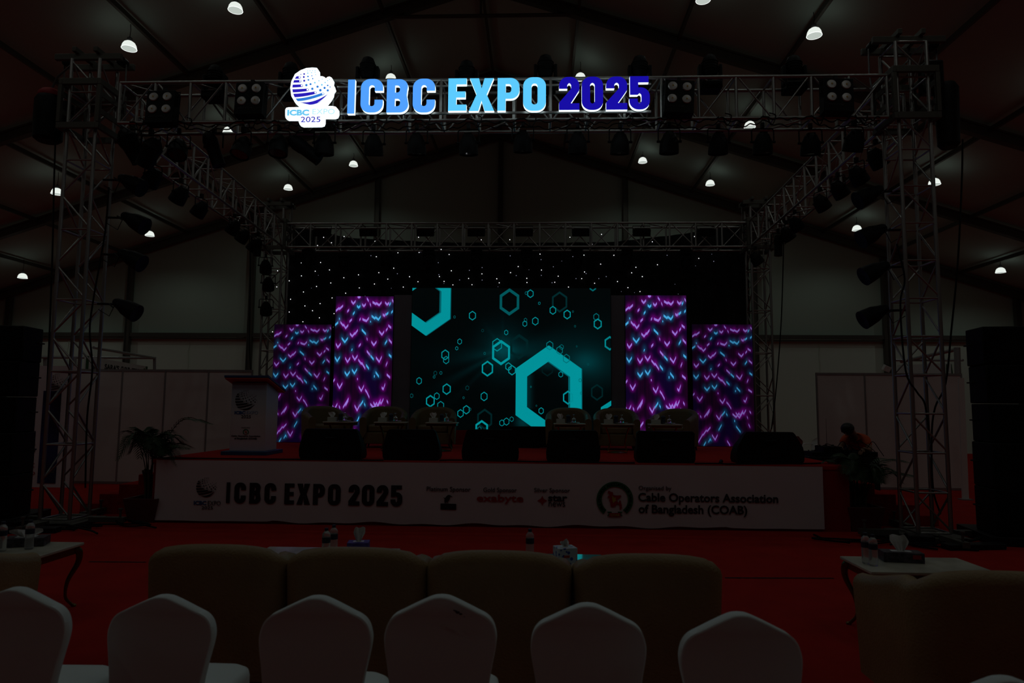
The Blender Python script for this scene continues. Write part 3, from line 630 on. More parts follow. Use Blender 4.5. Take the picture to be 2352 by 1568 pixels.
m = MB(); m.box(((CX0+CX1)/2, LEDY+.055, (CZ0+CZ1)/2), (CX1-CX0, .10, CZ1-CZ0)); m.obj('cabinet', 'blackmetal', t, bevel=.004)
led_display(t, CX0+.004, CX1-.004, CZ0+.004, CZ1-.004, LEDY, 210, 150, cbg, shapes); rebase(t, (0, LEDY+.05, CZ0))
t = thing('screen_plinth', 'low red cloth-covered plinth carrying the centre led screen', 'plinth')
m = MB(); m.box((0, LEDY+.1, (SH+CZ0)/2), (4.1, .45, CZ0-SH-.004)); m.obj('plinth_box', 'redskirt', t, bevel=.01); rebase(t, (0, LEDY, SH))
# star cloth
SY = 16.62
t = thing('star_cloth', 'black backdrop cloth dotted with tiny white star lights behind the led screens', 'backdrop')
m = MB(); vs = []; fs = []; n = 160
tops = [(-5.75, 6.15), (-5.2, 6.08), (-4.2, 5.86), (-2, 5.74), (0, 5.72), (2.4, 5.74), (4.2, 5.95), (5.8, 6.22)]
def topz(x):
    for (a, b), (c, d) in zip(tops, tops[1:]):
        if a <= x <= c: return b+(d-b)*(x-a)/(c-a)
    return 6.1
for j in range(5):
    for i in range(n+1): x = -5.75+(5.72+5.75)*i/n; z1 = topz(x); vs.append((x, SY+.03+.02*sin(i*1.1)+.012*sin(i*.53), SH+.01+(z1-SH)*j/4))
for j in range(4):
    for i in range(n): a = j*(n+1)+i; fs.append((a, a+1, a+n+2, a+n+1))
m.add(vs, fs); m.add([(x, y+.008, z) for x, y, z in vs], [tuple(reversed(f)) for f in fs]); m.obj('drape', 'starcloth', t, smooth=60)
A_ = [(2230,66),(2284,103),(2188,122),(2209,239),(2077,242),(1988,267),(1913,296),(2172,299),(2270,290),(2077,331),(1993,365),(2279,380),(1907,407),(2181,404),(2091,442),(2002,492),(2288,483),(2206,522),(2101,538),(2153,571),(1993,580),(1888,605),(2302,591),(2201,620),(2087,647),(2293,683),(1878,716)]
B_ = [(19,60),(80,81),(232,93),(532,65),(631,112),(964,83),(1161,82),(1368,73),(1575,65),(1793,45),(2024,82),(2143,96),(1729,113),(688,149),(390,172),(536,170),(241,199),(645,211),(743,184),(1369,181),(1672,188),(1878,189),(1268,235),(1219,267),(1787,250),(2178,254),(2030,272),(361,278),(258,309),(118,324),(758,296),(969,317),(1166,309),(1379,291),(1676,304),(2001,310),(17,344),(320,353),(470,337),(676,336),(877,349),(1071,351),(1278,348),(1494,333),(1656,350),(2074,336),(228,387),(528,371),(708,369),(1088,379),(1279,377),(1471,375),(1745,382),(1903,370),(124,414),(427,408),(769,393),(900,392),(1565,408),(1975,412),(2058,439),(30,450)]
S_ = [(204,192),(668,240),(894,198),(882,293),(970,274),(1205,329),(1376,219),(1378,328),(1461,268),(1627,244),(1595,198),(815,359),(1452,378),(1774,350),(1825,336),(1187,154),(1164,193),(2059,148),(2245,189),(672,323),(970,360),(386,316),(1617,350),(1687,315)]
ST = [(x/3, 523+y/3) for x, y in A_]+[(784+x/3, 523+y/3) for x, y in B_]+[(1568+82/3, 523+20), (1568+37, 523+70.3)]
m = MB(); m.sphere((0, 0, 0), .0105, 8, 6); sm = m.mesh('star_light', 'star')
for p in ST: link(sm, 'star_light', t, loc=aY(p[0], p[1], SY-.012))
m = MB()
for x, y in S_+[(2352+59, 173), (2352+237, 49), (2352+214, 231)]: m.sphere(aY(784+x/3, 523+y/3, SY-.012), .010, 6, 4)
rnd = random.Random(5)
for _ in range(26):
    q = V((rnd.uniform(-5.2, 5.0), SY-.012, rnd.uniform(4.3, 5.6))); m.sphere(q, .006, 6, 4)
o = m.obj('faint_star_lights', 'starsmall', t); o['kind'] = 'stuff'
rebase(t, (0, SY, SH))
# ================================================================== TRUSSES
_tc = {}
def tube_part(name, a, b, r, parent, mt='alu', seg=8):
    a, b = V(a), V(b); d = b-a; L_ = round(d.length, 4); key = (name, L_, r, mt)
    if key not in _tc: m = MB(); m.tube([(0, 0, 0), (0, 0, L_)], r, seg); _tc[key] = m.mesh(name, mt, 50)
    o = link(_tc[key], name, parent, loc=a); o.rotation_mode = 'QUATERNION'; o.rotation_quaternion = d.to_track_quat('Z', 'Y'); return o
def truss(name, label, p, ax, L, u, v, bay, n, flip=0, xb=False, rc=.025, rb=.0135, group=None):
    """p corner, ax direction, u & v section vectors"""
    t = thing(name, label, 'truss', group=group); p, ax, u, v = V(p), V(ax), V(u), V(v)
    c = [p, p+u, p+u+v, p+v]
    for q in c: tube_part('chord', q, q+ax*L, rc, t, seg=12)
    for k in range(n+1):
        s = ax*(L*k/n)
        if not xb or k % 2 == 0:
            for i in range(4): tube_part('upright', c[i]+s, c[(i+1) % 4]+s, rb if i % 2 == 0 or xb or ax.z > .5 else .023, t)
        if k == n: break
        e = ax*(L*(k+1)/n)
        for i in range(4):
            if not xb and i in (0, 2) and k % 2: continue
            f = (k+flip+(i//2 if xb else 0)) % 2; a, b = (c[i], c[(i+1) % 4]) if f else (c[(i+1) % 4], c[i])
            tube_part('brace', a+s+ax*.03, b+e-ax*.03, rb, t)
    return t
FZ0, FZ1, FY = 5.72, 6.32, 9.3
t = truss('front_truss', 'long aluminium box truss across the front carrying the lit sign and spotlights', (-5.50, FY, FZ0), (1, 0, 0), 10.9, (0, .42, 0), (0, 0, FZ1-FZ0), .52, 21); rebase(t, (-.05, FY, FZ0))
t = truss('back_truss', 'aluminium box truss across the back above the star cloth', (-5.45, 15.75, 5.42), (1, 0, 0), 10.9, (0, .42, 0), (0, 0, .57), .52, 18); rebase(t, (0, 15.75, 5.42))
t = truss('side_truss', 'aluminium box truss running back over the left side of the stage', (-5.92, 9.85, 5.70), (0, 1, -.045), 5.85, (.42, 0, 0), (0, 0, .60), .5, 11); rebase(t, (-5.7, 9.85, 5.7))
t = truss('side_truss', 'aluminium box truss running back over the right side of the stage', (5.50, 9.85, 5.70), (0, 1, -.045), 5.85, (.42, 0, 0), (0, 0, .60), .5, 11); rebase(t, (5.7, 9.85, 5.7))
def tower(x, y, label, xb, h, n, base=True, flip=0):
    t = truss('truss_tower', label, (x, y, .09 if base else .02), (0, 0, 1), h-.09, (.42, 0, 0), (0, .42, 0), .5, n, flip, xb, rc=.026)
    if base:
        m = MB(); m.box((x+.21, y+.21, .03), (.75, .75, .05)); m.obj('base_plate', 'alu_dull', t, bevel=.005)
        for k, (dx, dy) in enumerate(((1, 0), (-1, 0), (0, 1), (0, -1))):
            m = MB(); m.box((x+.21+dx*.62, y+.21+dy*.62, .065), (.5 if dx else .09, .5 if dy else .09, .07)); m.lathe([(.05, 0), (.05, .02), (.015, .03), (.015, .2), (.03, .2), (.03, .22)], 12, at=(x+.21+dx*.8, y+.21+dy*.8, 0)); m.obj('outrigger', 'alu_dull', t)
    rebase(t, (x+.21, y+.21, 0)); return t
tower(-6.32, 9.40, 'tall left front truss tower with crossed braces beside the left stage steps', True, 6.75, 13)
tower(5.53, 9.28, 'tall right front truss tower beside the right potted palm', False, 6.80, 13)
tower(-5.95, 15.78, 'left rear truss tower behind the left led panel', True, 6.45, 13, False)
tower(5.52, 15.78, 'right rear truss tower at the right end of the led wall', True, 6.45, 13, False)
def sleeve(x, y, z0, z1, label, s=.29):
    t = thing('sleeve_block', label, 'truss corner', (x, y, z0)); h = z1-z0
    for zz in (0, h):
        m = MB()
        for a in (-1, 1): m.box((a*s, 0, zz), (.05, 2*s+.05, .09)); m.box((0, a*s, zz), (2*s-.05, .05, .09))
        m.obj('ring_frame', 'alu_dull', t, bevel=.004)
    for a in (-1, 1):
        for b in (-1, 1): m = MB(); m.box((a*s, b*s, h/2), (.055, .055, h-.1)); m.obj('corner_post', 'alu_dull', t, bevel=.004)
    for a in (-1, 1): m = MB(); m.box((a*s, 0, h*.35), (.02, 2*s-.1, .08)); m.box((a*s, 0, h*.75), (.02, 2*s-.1, .08)); m.obj('side_plate', 'alu_dull', t)
    return t
sleeve(-6.11, 9.61, 5.70, 6.36, 'sliding corner frame gripping the left front tower'); sleeve(5.74, 9.49, 5.70, 6.36, 'sliding corner frame gripping the right front tower')
sleeve(-5.74, 15.99, 5.40, 6.05, 'sliding corner frame gripping the left rear tower', .3); sleeve(5.73, 15.99, 5.40, 6.05, 'sliding corner frame gripping the right rear tower', .3)
def headblock(x, y, z, label, big=True):
    t = thing('tower_top', label, 'tower top', (x, y, z)); s = .5 if big else .36
    m = MB(); m.box((0, -.16, .04), (2*s, .06, .09)); m.obj('crossbeam', 'alu_dull', t, bevel=.004); m = MB(); m.box((0, .16, .04), (2*s, .06, .09)); m.obj('crossbeam', 'alu_dull', t, bevel=.004)
    for a in (-.16, .16): m = MB(); m.box((a, 0, .12), (.06, .52, .07)); m.obj('top_beam', 'alu_dull', t, bevel=.004)
    for a in (-.6, .6): m = MB(); m.tube([(a*s*1.4, -.05, .04), (a*s*1.4, .05, .04)], .07, 16); m.obj('pulley', 'blackmetal', t)
    for a in (-1, 1): m = MB(); m.tube([(a*s*.95, .0, .0), (a*s*.95, .01, -.35), (a*s*.9, 0, -.62)], .012, 6); m.obj('hoist_chain', 'chain', t)
headblock(-6.11, 9.61, 6.76, 'head of the left front tower with crossbeams and hoist pulleys'); headblock(5.74, 9.49, 6.81, 'head of the right front tower with crossbeams and hoist chains')
headblock(-5.74, 15.99, 6.46, 'head of the left rear tower poking above the back truss', False); headblock(5.73, 15.99, 6.46, 'head of the right rear tower poking above the back truss', False)
# hoists with chain bags
t = thing('chain_hoist', 'big black chain hoist bag with red top on the left front tower', 'hoist', (-6.72, 9.55, 5.55))
m = MB(); m.lathe([(.14, .0), (.19, .04), (.20, .35), (.20, .62), (.17, .68)], 18); m.obj('chain_bag', 'black', t)
m = MB(); m.sphere((0, 0, .70), (.17, .17, .12), 16, 8); m.obj('hoist_cover', 'bagred', t); m = MB(); m.tube([(0, 0, .8), (0.08, 0, 1.0), (.3, 0, 1.2)], .015, 6); m.obj('hoist_chain', 'chain', t)
m = MB(); m.box((.26, 0, .42), (.12, .22, .35)); m.obj('hoist_body', 'blackmetal', t, bevel=.02)
t = thing('chain_hoist', 'big black chain hoist hanging on the outer side of the right front tower', 'hoist', (6.32, 9.5, 5.35))
m = MB(); m.lathe([(.10, .0), (.14, .05), (.15, .45), (.16, .85), (.12, .93)], 18); m.obj('chain_bag', 'black', t)
m = MB(); m.box((-.20, 0, 1.02), (.24, .26, .44)); m.obj('hoist_body', 'blackmetal', t, bevel=.03); m = MB(); m.tube([(-.2, 0, 1.2), (-.25, 0, 1.45)], .015, 6); m.obj('hoist_chain', 'chain', t)
# ------------------------------------------------------------------ lighting fixtures (local: hung from z=0 clamp, body along -z when rot 0)
def par_can(label, loc, tilt=0.0, pan=0.0, size=1.0, group='par cans on the trusses'):
    t = thing('par_can', label, 'stage light', loc, pan, group)
    s = size
    m = MB(); m.box((0, 0, -.02*s), (.05*s, .06*s, .08*s)); m.obj('clamp', 'blackmetal', t, bevel=.004)
    m = MB(); W_ = .155*s; m.tube([(-W_, 0, -.26*s), (-W_, 0, -.09*s), (-W_+.02*s, 0, -.065*s), (W_-.02*s, 0, -.065*s), (W_, 0, -.09*s), (W_, 0, -.26*s)], .010*s, 6); m.obj('yoke', 'blackmetal', t)
    m = MB(); m.lathe([(.0, .13*s), (.05*s, .128*s), (.085*s, .10*s), (.10*s, .06*s), (.13*s, .0), (.138*s, -.10*s), (.138*s, -.17*s), (.128*s, -.17*s), (.120*s, -.10*s), (0, -.098*s)], 20)
    for k in (-1, 1): m.tube([(k*.13*s, 0, 0), (k*.175*s, 0, 0)], .018*s, 8)
    m.box((0, 0, .115*s), (.10*s, .10*s, .04*s)); o = m.obj('can', 'black', t, loc=(0, 0, -.26*s), rot=(tilt, 0, 0))
    m = MB(); m.lathe([(0, -.155*s), (.115*s, -.155*s), (.115*s, -.15*s), (0, -.15*s)], 20); m.obj('lens', 'glass', o)
    return t
first_par = par_can('prototype', (0, 0, 0)); ptree = tree_of(first_par); par_used = [False]
def par(px, py, Y, tilt, pan, label, s=1.0, dz=0):
    q = aY(px, py, Y); q.z += .26*s
    if not par_used[0]: par_used[0] = True; t = first_par; t.location = q; t.rotation_euler = (0, 0, pan); t['label'] = label
    else:
        t = dup(first_par, q, pan, label, tree=ptree)
    t.scale = (s, s, s)
    for c in kids(t):
        if c.name.startswith('can'): c.rotation_euler = (tilt, 0, 0)
    return t
# below the front truss, each turned a little
fx = [(410, 338, -.5, .3), (558, 335, -.35, -.4), (640, 330, -.2, .2), (745, 328, .1, 0), (858, 330, .3, .1), (957, 328, .2, .0), (1076, 328, .15, -.1), (1201, 322, .2, 0), (1327, 325, .2, 0),
      (1424, 326, .2, .05), (1537, 325, .15, 0), (1650, 326, .15, .1), (1752, 326, .15, 0), (1862, 328, .2, -.1), (1963, 320, .35, .3)]
nb = ['second spotlight cluster from the left end', 'beneath the left blinder by the sign', 'left of the sign logo', 'just below the sign logo', 'below the letters IC', 'below the letters BC', 'below the letter E of EXPO', 'below the letters PO', 'below the first digit 2',
      'below the digits 02', 'right of the last digit 5, under the blinder', 'fourth from the right end', 'third from the right end', 'second from the right end', 'last at the right end']
for (px, py, ti, pa), l in zip(fx, nb): par(px, py, FY+.22, ti, pa, 'black par can under the front truss, '+l, 1.0)
# on the side trusses
for i, (px, py, Y, pa) in enumerate([(352, 405, 9.9, 1.2), (415, 445, 10.8, 1.2), (462, 478, 11.9, 1.3), (538, 520, 13.4, 1.3), (560, 540, 14.2, 1.3), (585, 562, 15.0, 1.4)]):
    par(px, py, Y, .7, pa, 'black par can on the left side truss, %s from the front' % ['first', 'second', 'third', 'fourth', 'fifth', 'sixth'][i], .95)
for i, (px, py, Y, pa) in enumerate([(2012, 360, 9.9, -1.2), (1968, 400, 10.5, -1.2), (1925, 432, 11.1, -1.2), (1884, 463, 11.9, -1.2), (1826, 512, 13.3, -1.3), (1806, 535, 14.0, -1.3), (1735, 592, 15.3, -1.3)]):
    par(px, py, Y, .7, pa, 'black par can on the right side truss, %s from the front' % ['first', 'second', 'third', 'fourth', 'fifth', 'sixth', 'seventh'][i], .95)
# on the towers, on side arms
def tower_par(px, py, Y, side, label, s=1.25):
    q = aY(px, py, Y); t = thing('profile_spot', label, 'stage light', q, 0, 'spotlights on arms of the front towers')
    dx = -side
    m = MB(); m.tube([(dx*.02, 0, .02), (dx*.17, .02, .05), (dx*.42, .03, .06)], .017, 8); m.obj('arm', 'blackmetal', t)
    m = MB(); m.tube([(dx*.08, -.13, -.02), (dx*.16, -.12, .04), (dx*.18, 0, .05), (dx*.16, .12, .04), (dx*.08, .13, -.02)], .010, 6); m.obj('yoke', 'blackmetal', t)
    m = MB(); m.lathe([(.0, .20), (.04, .20), (.065, .16), (.085, .08), (.115, .0), (.13, -.12), (.135, -.19), (.12, -.19), (0, -.17)], 18)
    m.obj('barrel', 'black', t, rot=(0, -side*radians(62), 0), loc=(side*.02, 0, 0))
    m = MB(); m.tube([(dx*.12, 0, .1), (dx*.25, .05, -.12), (dx*.42, .05, -.02)], .006, 5); m.obj('power_lead', 'cable', t); return t
for i, (px, py) in enumerate([(298, 420), (305, 507), (298, 592), (286, 706)]): tower_par(px, py, 9.55, 1, 'black spotlight on an arm of the left front tower, %s from the top' % ['first', 'second', 'third', 'fourth'][i])
for i, (px, py) in enumerate([(2000, 447), (2008, 536), (2014, 621), (2012, 721)]): tower_par(px, py, 9.5, -1, 'black spotlight on an arm of the right front tower, %s from the top' % ['first', 'second', 'third', 'fourth'][i])
for i, (px, py) in enumerate([(610, 610), (616, 650), (611, 706)]): par(px, py, 15.7, .6, .3, 'black par can on the left rear tower, %s from the top' % ['first', 'second', 'third'][i], 1.0)
# long profile spots
def profile(px, py, Y, rot, label, L=.62, r=.095):
    t = thing('long_spot', label, 'stage light', aY(px, py, Y), 0, 'long profile spotlights')
    m = MB(); m.lathe([(.05, L/2), (.08, L/2-.03), (r*1.15, L/2-.12), (r*1.1, .04), (r, 0), (r, -L/2+.02), (r*1.05, -L/2), (r*.9, -L/2), (0, -L/2+.03)], 20); o = m.obj('barrel', 'black', t, rot=rot)
    m = MB(); m.tube([(-.14, 0, .02), (-.14, 0, .22), (-.12, 0, .25), (.12, 0, .25), (.14, 0, .22), (.14, 0, .02)], .011, 6); m.box((0, 0, .3), (.05, .06, .1)); m.obj('yoke', 'blackmetal', t)
profile(490, 343, FY+.3, (.1, -.35, 0), 'long black spotlight pointing down under the front truss, left of centre', .52)
profile(700, 342, FY+.25, (.2, -.95, 0), 'long black spotlight slanting down to the right below the sign logo', .52)
profile(1788, 563, 14.2, (0, .05, 0), 'long black spotlight hanging straight down from the right side truss', .45, .08)
profile(592, 568, 14.6, (0, .05, 0), 'long black spotlight hanging straight down from the left side truss', .38, .08)
profile(302, 335, FY+.35, (.3, -.5, 0), 'big black spotlight in the dark cluster at the left end of the front truss', .5, .13); profile(345, 350, FY+.1, (.4, .5, .3), 'second big black spotlight in the dark cluster at the left end of the front truss', .45, .12)
# moving heads standing on the front truss
def moving_head(px, py, Y, label, hang=False, s=1.0):
    q = aY(px, py, Y); t = thing('moving_head', label, 'stage light', q, 0, 'moving heads')
    k = -1 if hang else 1
    m = MB(); m.box((0, 0, -.30*k*s), (.30*s, .26*s, .12*s)); m.obj('base', 'black', t, bevel=.02)
    for a in (-1, 1): m = MB(); m.box((a*.145*s, 0, -.12*k*s), (.05*s, .12*s, .30*s)); m.obj('yoke_arm', 'black', t, bevel=.015)
    m = MB(); m.lathe([(0, -.15*s), (.08*s, -.15*s), (.105*s, -.10*s), (.115*s, 0), (.105*s, .10*s), (.08*s, .16*s), (.05*s, .18*s), (.05*s, .17*s), (0, .165*s)], 20)
    for zz in (-.06, -.02, .02, .06): m.lathe([(.114*s, zz*s), (.122*s, zz*s+.006), (.114*s, zz*s+.012)], 20)
    m.obj('head', 'black', t); m = MB(); m.lathe([(0, .168*s), (.045*s, .168*s), (.0, .172*s)], 16); m.obj('lens', 'glass', t); return t
for (px, py), l in zip([(495, 178), (668, 172), (845, 160), (1072, 168), (1253, 155), (1469, 157), (1630, 155), (1823, 157)],
        ['over the left blinder', 'behind the sign logo', 'above the letters IC', 'above the letters EX', 'above the letter O', 'above the last digit 5', 'right of the sign', 'near the right end']):
    moving_head(px, py, FY+.22, 'black moving head standing on the front truss '+l)
for i, (px, py) in enumerate([(708, 605), (790, 612), (888, 610), (985, 605), (1095, 605), (1210, 605), (1325, 605), (1440, 605), (1575, 605)]):
    moving_head(px, py, 15.96, 'black moving head hanging under the back truss before the star cloth, %s from the left' % ['first', 'second', 'third', 'fourth', 'fifth', 'sixth', 'seventh', 'eighth', 'ninth'][i], True, .9)
# strip floods inside the back truss
for i, px in enumerate((740, 846, 977, 1094, 1204, 1334, 1474, 1622)):
    q = aY(px, 534, 15.66); t = thing('flood_light', 'boxy black flood light on the back truss, %s from the left' % ['first', 'second', 'third', 'fourth', 'fifth', 'sixth', 'seventh', 'eighth'][i], 'stage light', q, 0, 'flood lights on the back truss')
    m = MB(); m.box((0, 0, 0), (.40, .12, .17), (.35, 0, 0)); m.obj('housing', 'black', t, bevel=.01)
    m = MB(); m.box((0, -.066, .024), (.34, .01, .13), (.35, 0, 0)); m.obj('front_glass', mat('dark red gel %d' % i, (.05, .012, .008) if i in (0, 1, 2, 3, 4) else (.012, .012, .012), .35), t)
    m = MB(); m.box((0, -.03, .105), (.42, .02, .014)); m.obj('top_trim', 'alu', t); m = MB(); m.tube([(-.2, .03, 0), (-.2, .06, .17), (.2, .06, .17), (.2, .03, 0)], .01, 6); m.obj('bracket', 'blackmetal', t)
# 4-lens blinders on the front truss
def blinder(px, py, label, ry):
    q = aY(px, py, FY-.12); t = thing('blinder', label, 'stage light', q, 0, 'four-lens blinders', rot=(radians(-6), ry, 0))
    m = MB(); m.box((0, 0, 0), (.405, .16, .50)); m.obj('housing', 'black', t, bevel=.008)
    for a in (-1, 1):
        for b in (0, 1):
            m = MB(); c = (a*.098, -.082, .145-.19*b); m.lathe([(.064, 0), (.064, .012), (.058, .020), (0, .024)], 24); me = m.mesh('lens_cup', 'lens')
            lc = link(me, 'lens_cup', t, loc=c, rot=(pi/2, 0, 0)); m = MB(); m.lathe([(.012, .024), (.012, .027), (0, .027)], 10); m.obj('led_chip', 'ledyellow', lc)
    fit_text('LED COB', -.14, .06, -.165, -.14, -.082, 'inkgrey', 'printed_text', t)
    m = MB(); m.tube([(-.21, 0, .05), (-.22, .02, .27), (.22, .02, .27), (.21, 0, .05)], .011, 6); m.box((0, .03, .30), (.05, .08, .06)); m.obj('yoke', 'blackmetal', t)
blinder(374, 251, 'black four-lens blinder at the far left of the front truss', radians(-1)); blinder(577, 232, 'black four-lens blinder just left of the sign logo', radians(-1))
blinder(1558, 228, 'black four-lens blinder just right of the digits 2025', radians(4)); blinder(1921, 224, 'black four-lens blinder at the far right of the front truss', radians(3))
# cables on the front truss: a loose drape between each pair of par cans
xs_ = [300]+[f[0] for f in fx]+[2020]
for i in range(len(xs_)-1):
    t = thing('power_cable', 'black cable loop sagging under the front truss between neighbouring spotlights', 'cable', group='cable loops on the front truss'); m = MB()
    for j, (dy, sg) in enumerate(((.0, 18), (.12, 30))):
        a = aY(xs_[i], 290, FY+dy); b = aY(xs_[i+1], 290, FY+dy); a.z = b.z = FZ0-.0; pts = []
        for k in range(11): s = k/10; p = a.lerp(b, s); p.z -= (sg+8*sin(i*2.3+j))/165*4*s*(1-s)*.45-.02*sin(k*2.1+i); p.y -= .03; pts.append(p)
        m.tube(ctrl(pts, 3), .009, 6)
    a = aY(xs_[i]+12, 290, FY-.03); a.z = FZ0-.02; m.tube(ctrl([a, a+V((.05, -.01, -.10)), a+V((.11, 0, .04)), a+V((.03, .02, .09))], 6), .008, 6)
    me = m.mesh('cable_run', 'cable', 60); c = aY((xs_[i]+xs_[i+1])/2, 290, FY); link(me, 'cable_run', t); rebase(t, c)
for (pts, lb) in (([(2211, 320, 9.5), (2209, 420, 9.5), (2200, 600, 9.5), (2185, 760, 9.6), (2172, 880, 9.6), (2148, 935, 9.6), (2140, 1000, 9.6), (2143, 1120, 9.65), (2160, 1180, 9.8)], 'long black hoist cable hanging beside the right front tower'),
        ([(128, 300, 9.5), (124, 420, 9.5), (121, 560, 9.5), (114, 760, 9.5), (108, 900, 9.5), (100, 1100, 9.5), (96, 1190, 9.5)], 'thin black hoist cable hanging on the outer side of the left front tower'),
        ([(1801, 515, 14.3), (1800, 556, 14.3), (1796, 700, 14.3), (1791, 790, 14.3), (1782, 900, 14.3), (1772, 985, 14.3)], 'thin black cable hanging from the right side truss behind the stage wedge'),
        ([(568, 500, 14.6), (574, 565, 14.6), (574, 700, 14.6), (573, 800, 14.6), (577, 862, 14.6)], 'thin black cable hanging from the left side truss above the podium'),
        ([(250, 430, 9.4), (243, 520, 9.4), (230, 600, 9.4), (214, 690, 9.4), (206, 760, 9.4), (212, 850, 9.45), (200, 960, 9.5), (196, 1120, 9.5)], 'black power cable looping down inside the left front tower'),
        ([(2060, 560, 9.2), (2078, 640, 9.2), (2068, 700, 9.2), (2080, 850, 9.2), (2106, 900, 9.3), (2125, 930, 9.4), (2135, 1010, 9.5)], 'black power cable looping down inside the right front tower')):
    m = MB(); m.tube(ctrl([aY(*p) for p in pts], 5), .012, 6); tag(m.obj('power_cable', 'cable', smooth=60), lb, 'cable')
# ================================================================== LIT SIGN
SGY = 9.13
t = thing('lit_sign', 'glowing ICBC EXPO 2025 letter sign with globe logo on the front truss', 'sign')
zl = lambda x, y: (784+x/3, y/3)
XS = [((40, 783), (96, 548), (110, 548)), ((130, 776), (290, 543), None), ((310, 776), (465, 545), None), ((490, 776), (648, 541), None), ((735, 764), (864, 539), None), ((878, 765), (1055, 538), None), ((1075, 763), (1228, 536), None), ((1252, 764), (1410, 531), None),
      ((1500, 758), (1640, 529), None), ((1657, 758), (1803, 527), None), ((1825, 756), (1969, 526), None), ((1985, 755), (2124, 524), None)]
for i, (c, (a, b, _)) in enumerate(zip(WORD, XS)):
    pa_ = aY(*zl(a[0], a[1]), SGY-.06); pb_ = aY(*zl(b[0], b[1]), SGY-.06)
    big_letter(c, pa_.x, pb_.x, pa_.z, pb_.z, SGY, .06, ('signICBC' if i < 4 else 'signEXPO' if i < 8 else 'sign2025'), 'signwhite', 'letter', t)
p0, p1 = aY(775, 262, SGY+.03), aY(1495, 257, SGY+.03)
m = MB(); m.box(((p0.x+p1.x)/2, SGY+.03, (p0.z+p1.z)/2), (p1.x-p0.x, .03, .03)); m.obj('mounting_rail', 'alu', t)
p0, p1 = aY(775, 190, SGY+.03), aY(1495, 184, SGY+.03)
m = MB(); m.box(((p0.x+p1.x)/2, SGY+.03, (p0.z+p1.z)/2-.06), (p1.x-p0.x, .02, .02)); m.obj('mounting_rail', 'alu', t)
for px in (790, 930, 1080, 1260, 1420, 1488):
    p = aY(px, 225, SGY+.1); m = MB(); m.tube([(p.x, SGY+.02, FZ0+.12), (p.x, FY+.0, FZ0+.03)], .01, 6); m.obj('bracket', 'alu', t)
zs = lambda x, y: (640+x/5.345, 140+y/5.345)
LG = [(415, 80), (470, 84), (490, 112), (490, 150), (505, 190), (530, 185), (560, 195), (580, 212), (600, 195), (625, 190), (652, 205), (668, 235), (662, 275), (676, 300), (690, 345), (668, 375), (660, 420), (630, 470), (590, 520), (545, 552),
      (660, 552), (700, 560), (728, 590), (730, 640), (715, 678), (680, 690), (600, 690), (560, 690), (558, 750), (545, 780), (510, 790), (290, 792), (258, 780), (245, 745), (244, 712), (110, 712), (85, 700), (80, 670), (80, 600), (92, 575), (120, 568), (265, 565),
      (200, 510), (155, 430), (142, 330), (155, 250), (200, 160), (270, 112), (340, 86)]
LGY = SGY-.08
q = [aY(*zs(*p), LGY) for p in LG]; me = flat([[(p.x, p.z) for p in q]], 2)
for v in me.vertices: v.co = V((v.co.x, LGY if v.co.z > 0 else LGY+.07, v.co.y))
me.materials.clear(); me.materials.append(K('signplate')); me.materials.append(K('signwhite')); me.materials.append(K('alu_dull')); me.update()
for p in me.polygons: p.material_index = 0 if p.normal.y < -.9 else (2 if p.normal.y > .9 else 1)
link(me, 'logo_plate', t)
g = aY(*zs(410, 320), LGY); s_ = (aY(*zs(510, 320), LGY).x-aY(*zs(410, 320), LGY).x)/100
rings = globe(g.x, g.z, s_, LGY-.001, t, 'signnavy', 'signmid', 'signpale'); rings.obj('globe_ring', 'signplate', t, smooth=0)
def zt(txt, x0, y0, x1, y1, mt_, b=0): a = aY(*zs(x0, y1), LGY); c = aY(*zs(x1, y0), LGY); fit_text(txt, a.x, c.x, a.z, c.z, LGY-.001, mt_, 'logo_text', t, b, .004)
zt('ICBC', 106, 597, 376, 672, 'signpale', .045); zt('EXPO', 415, 588, 690, 655, 'signvpale', -.005); zt('2025', 272, 684, 515, 752, 'signnavy', 0)
rebase(t, (0, SGY, FZ0))
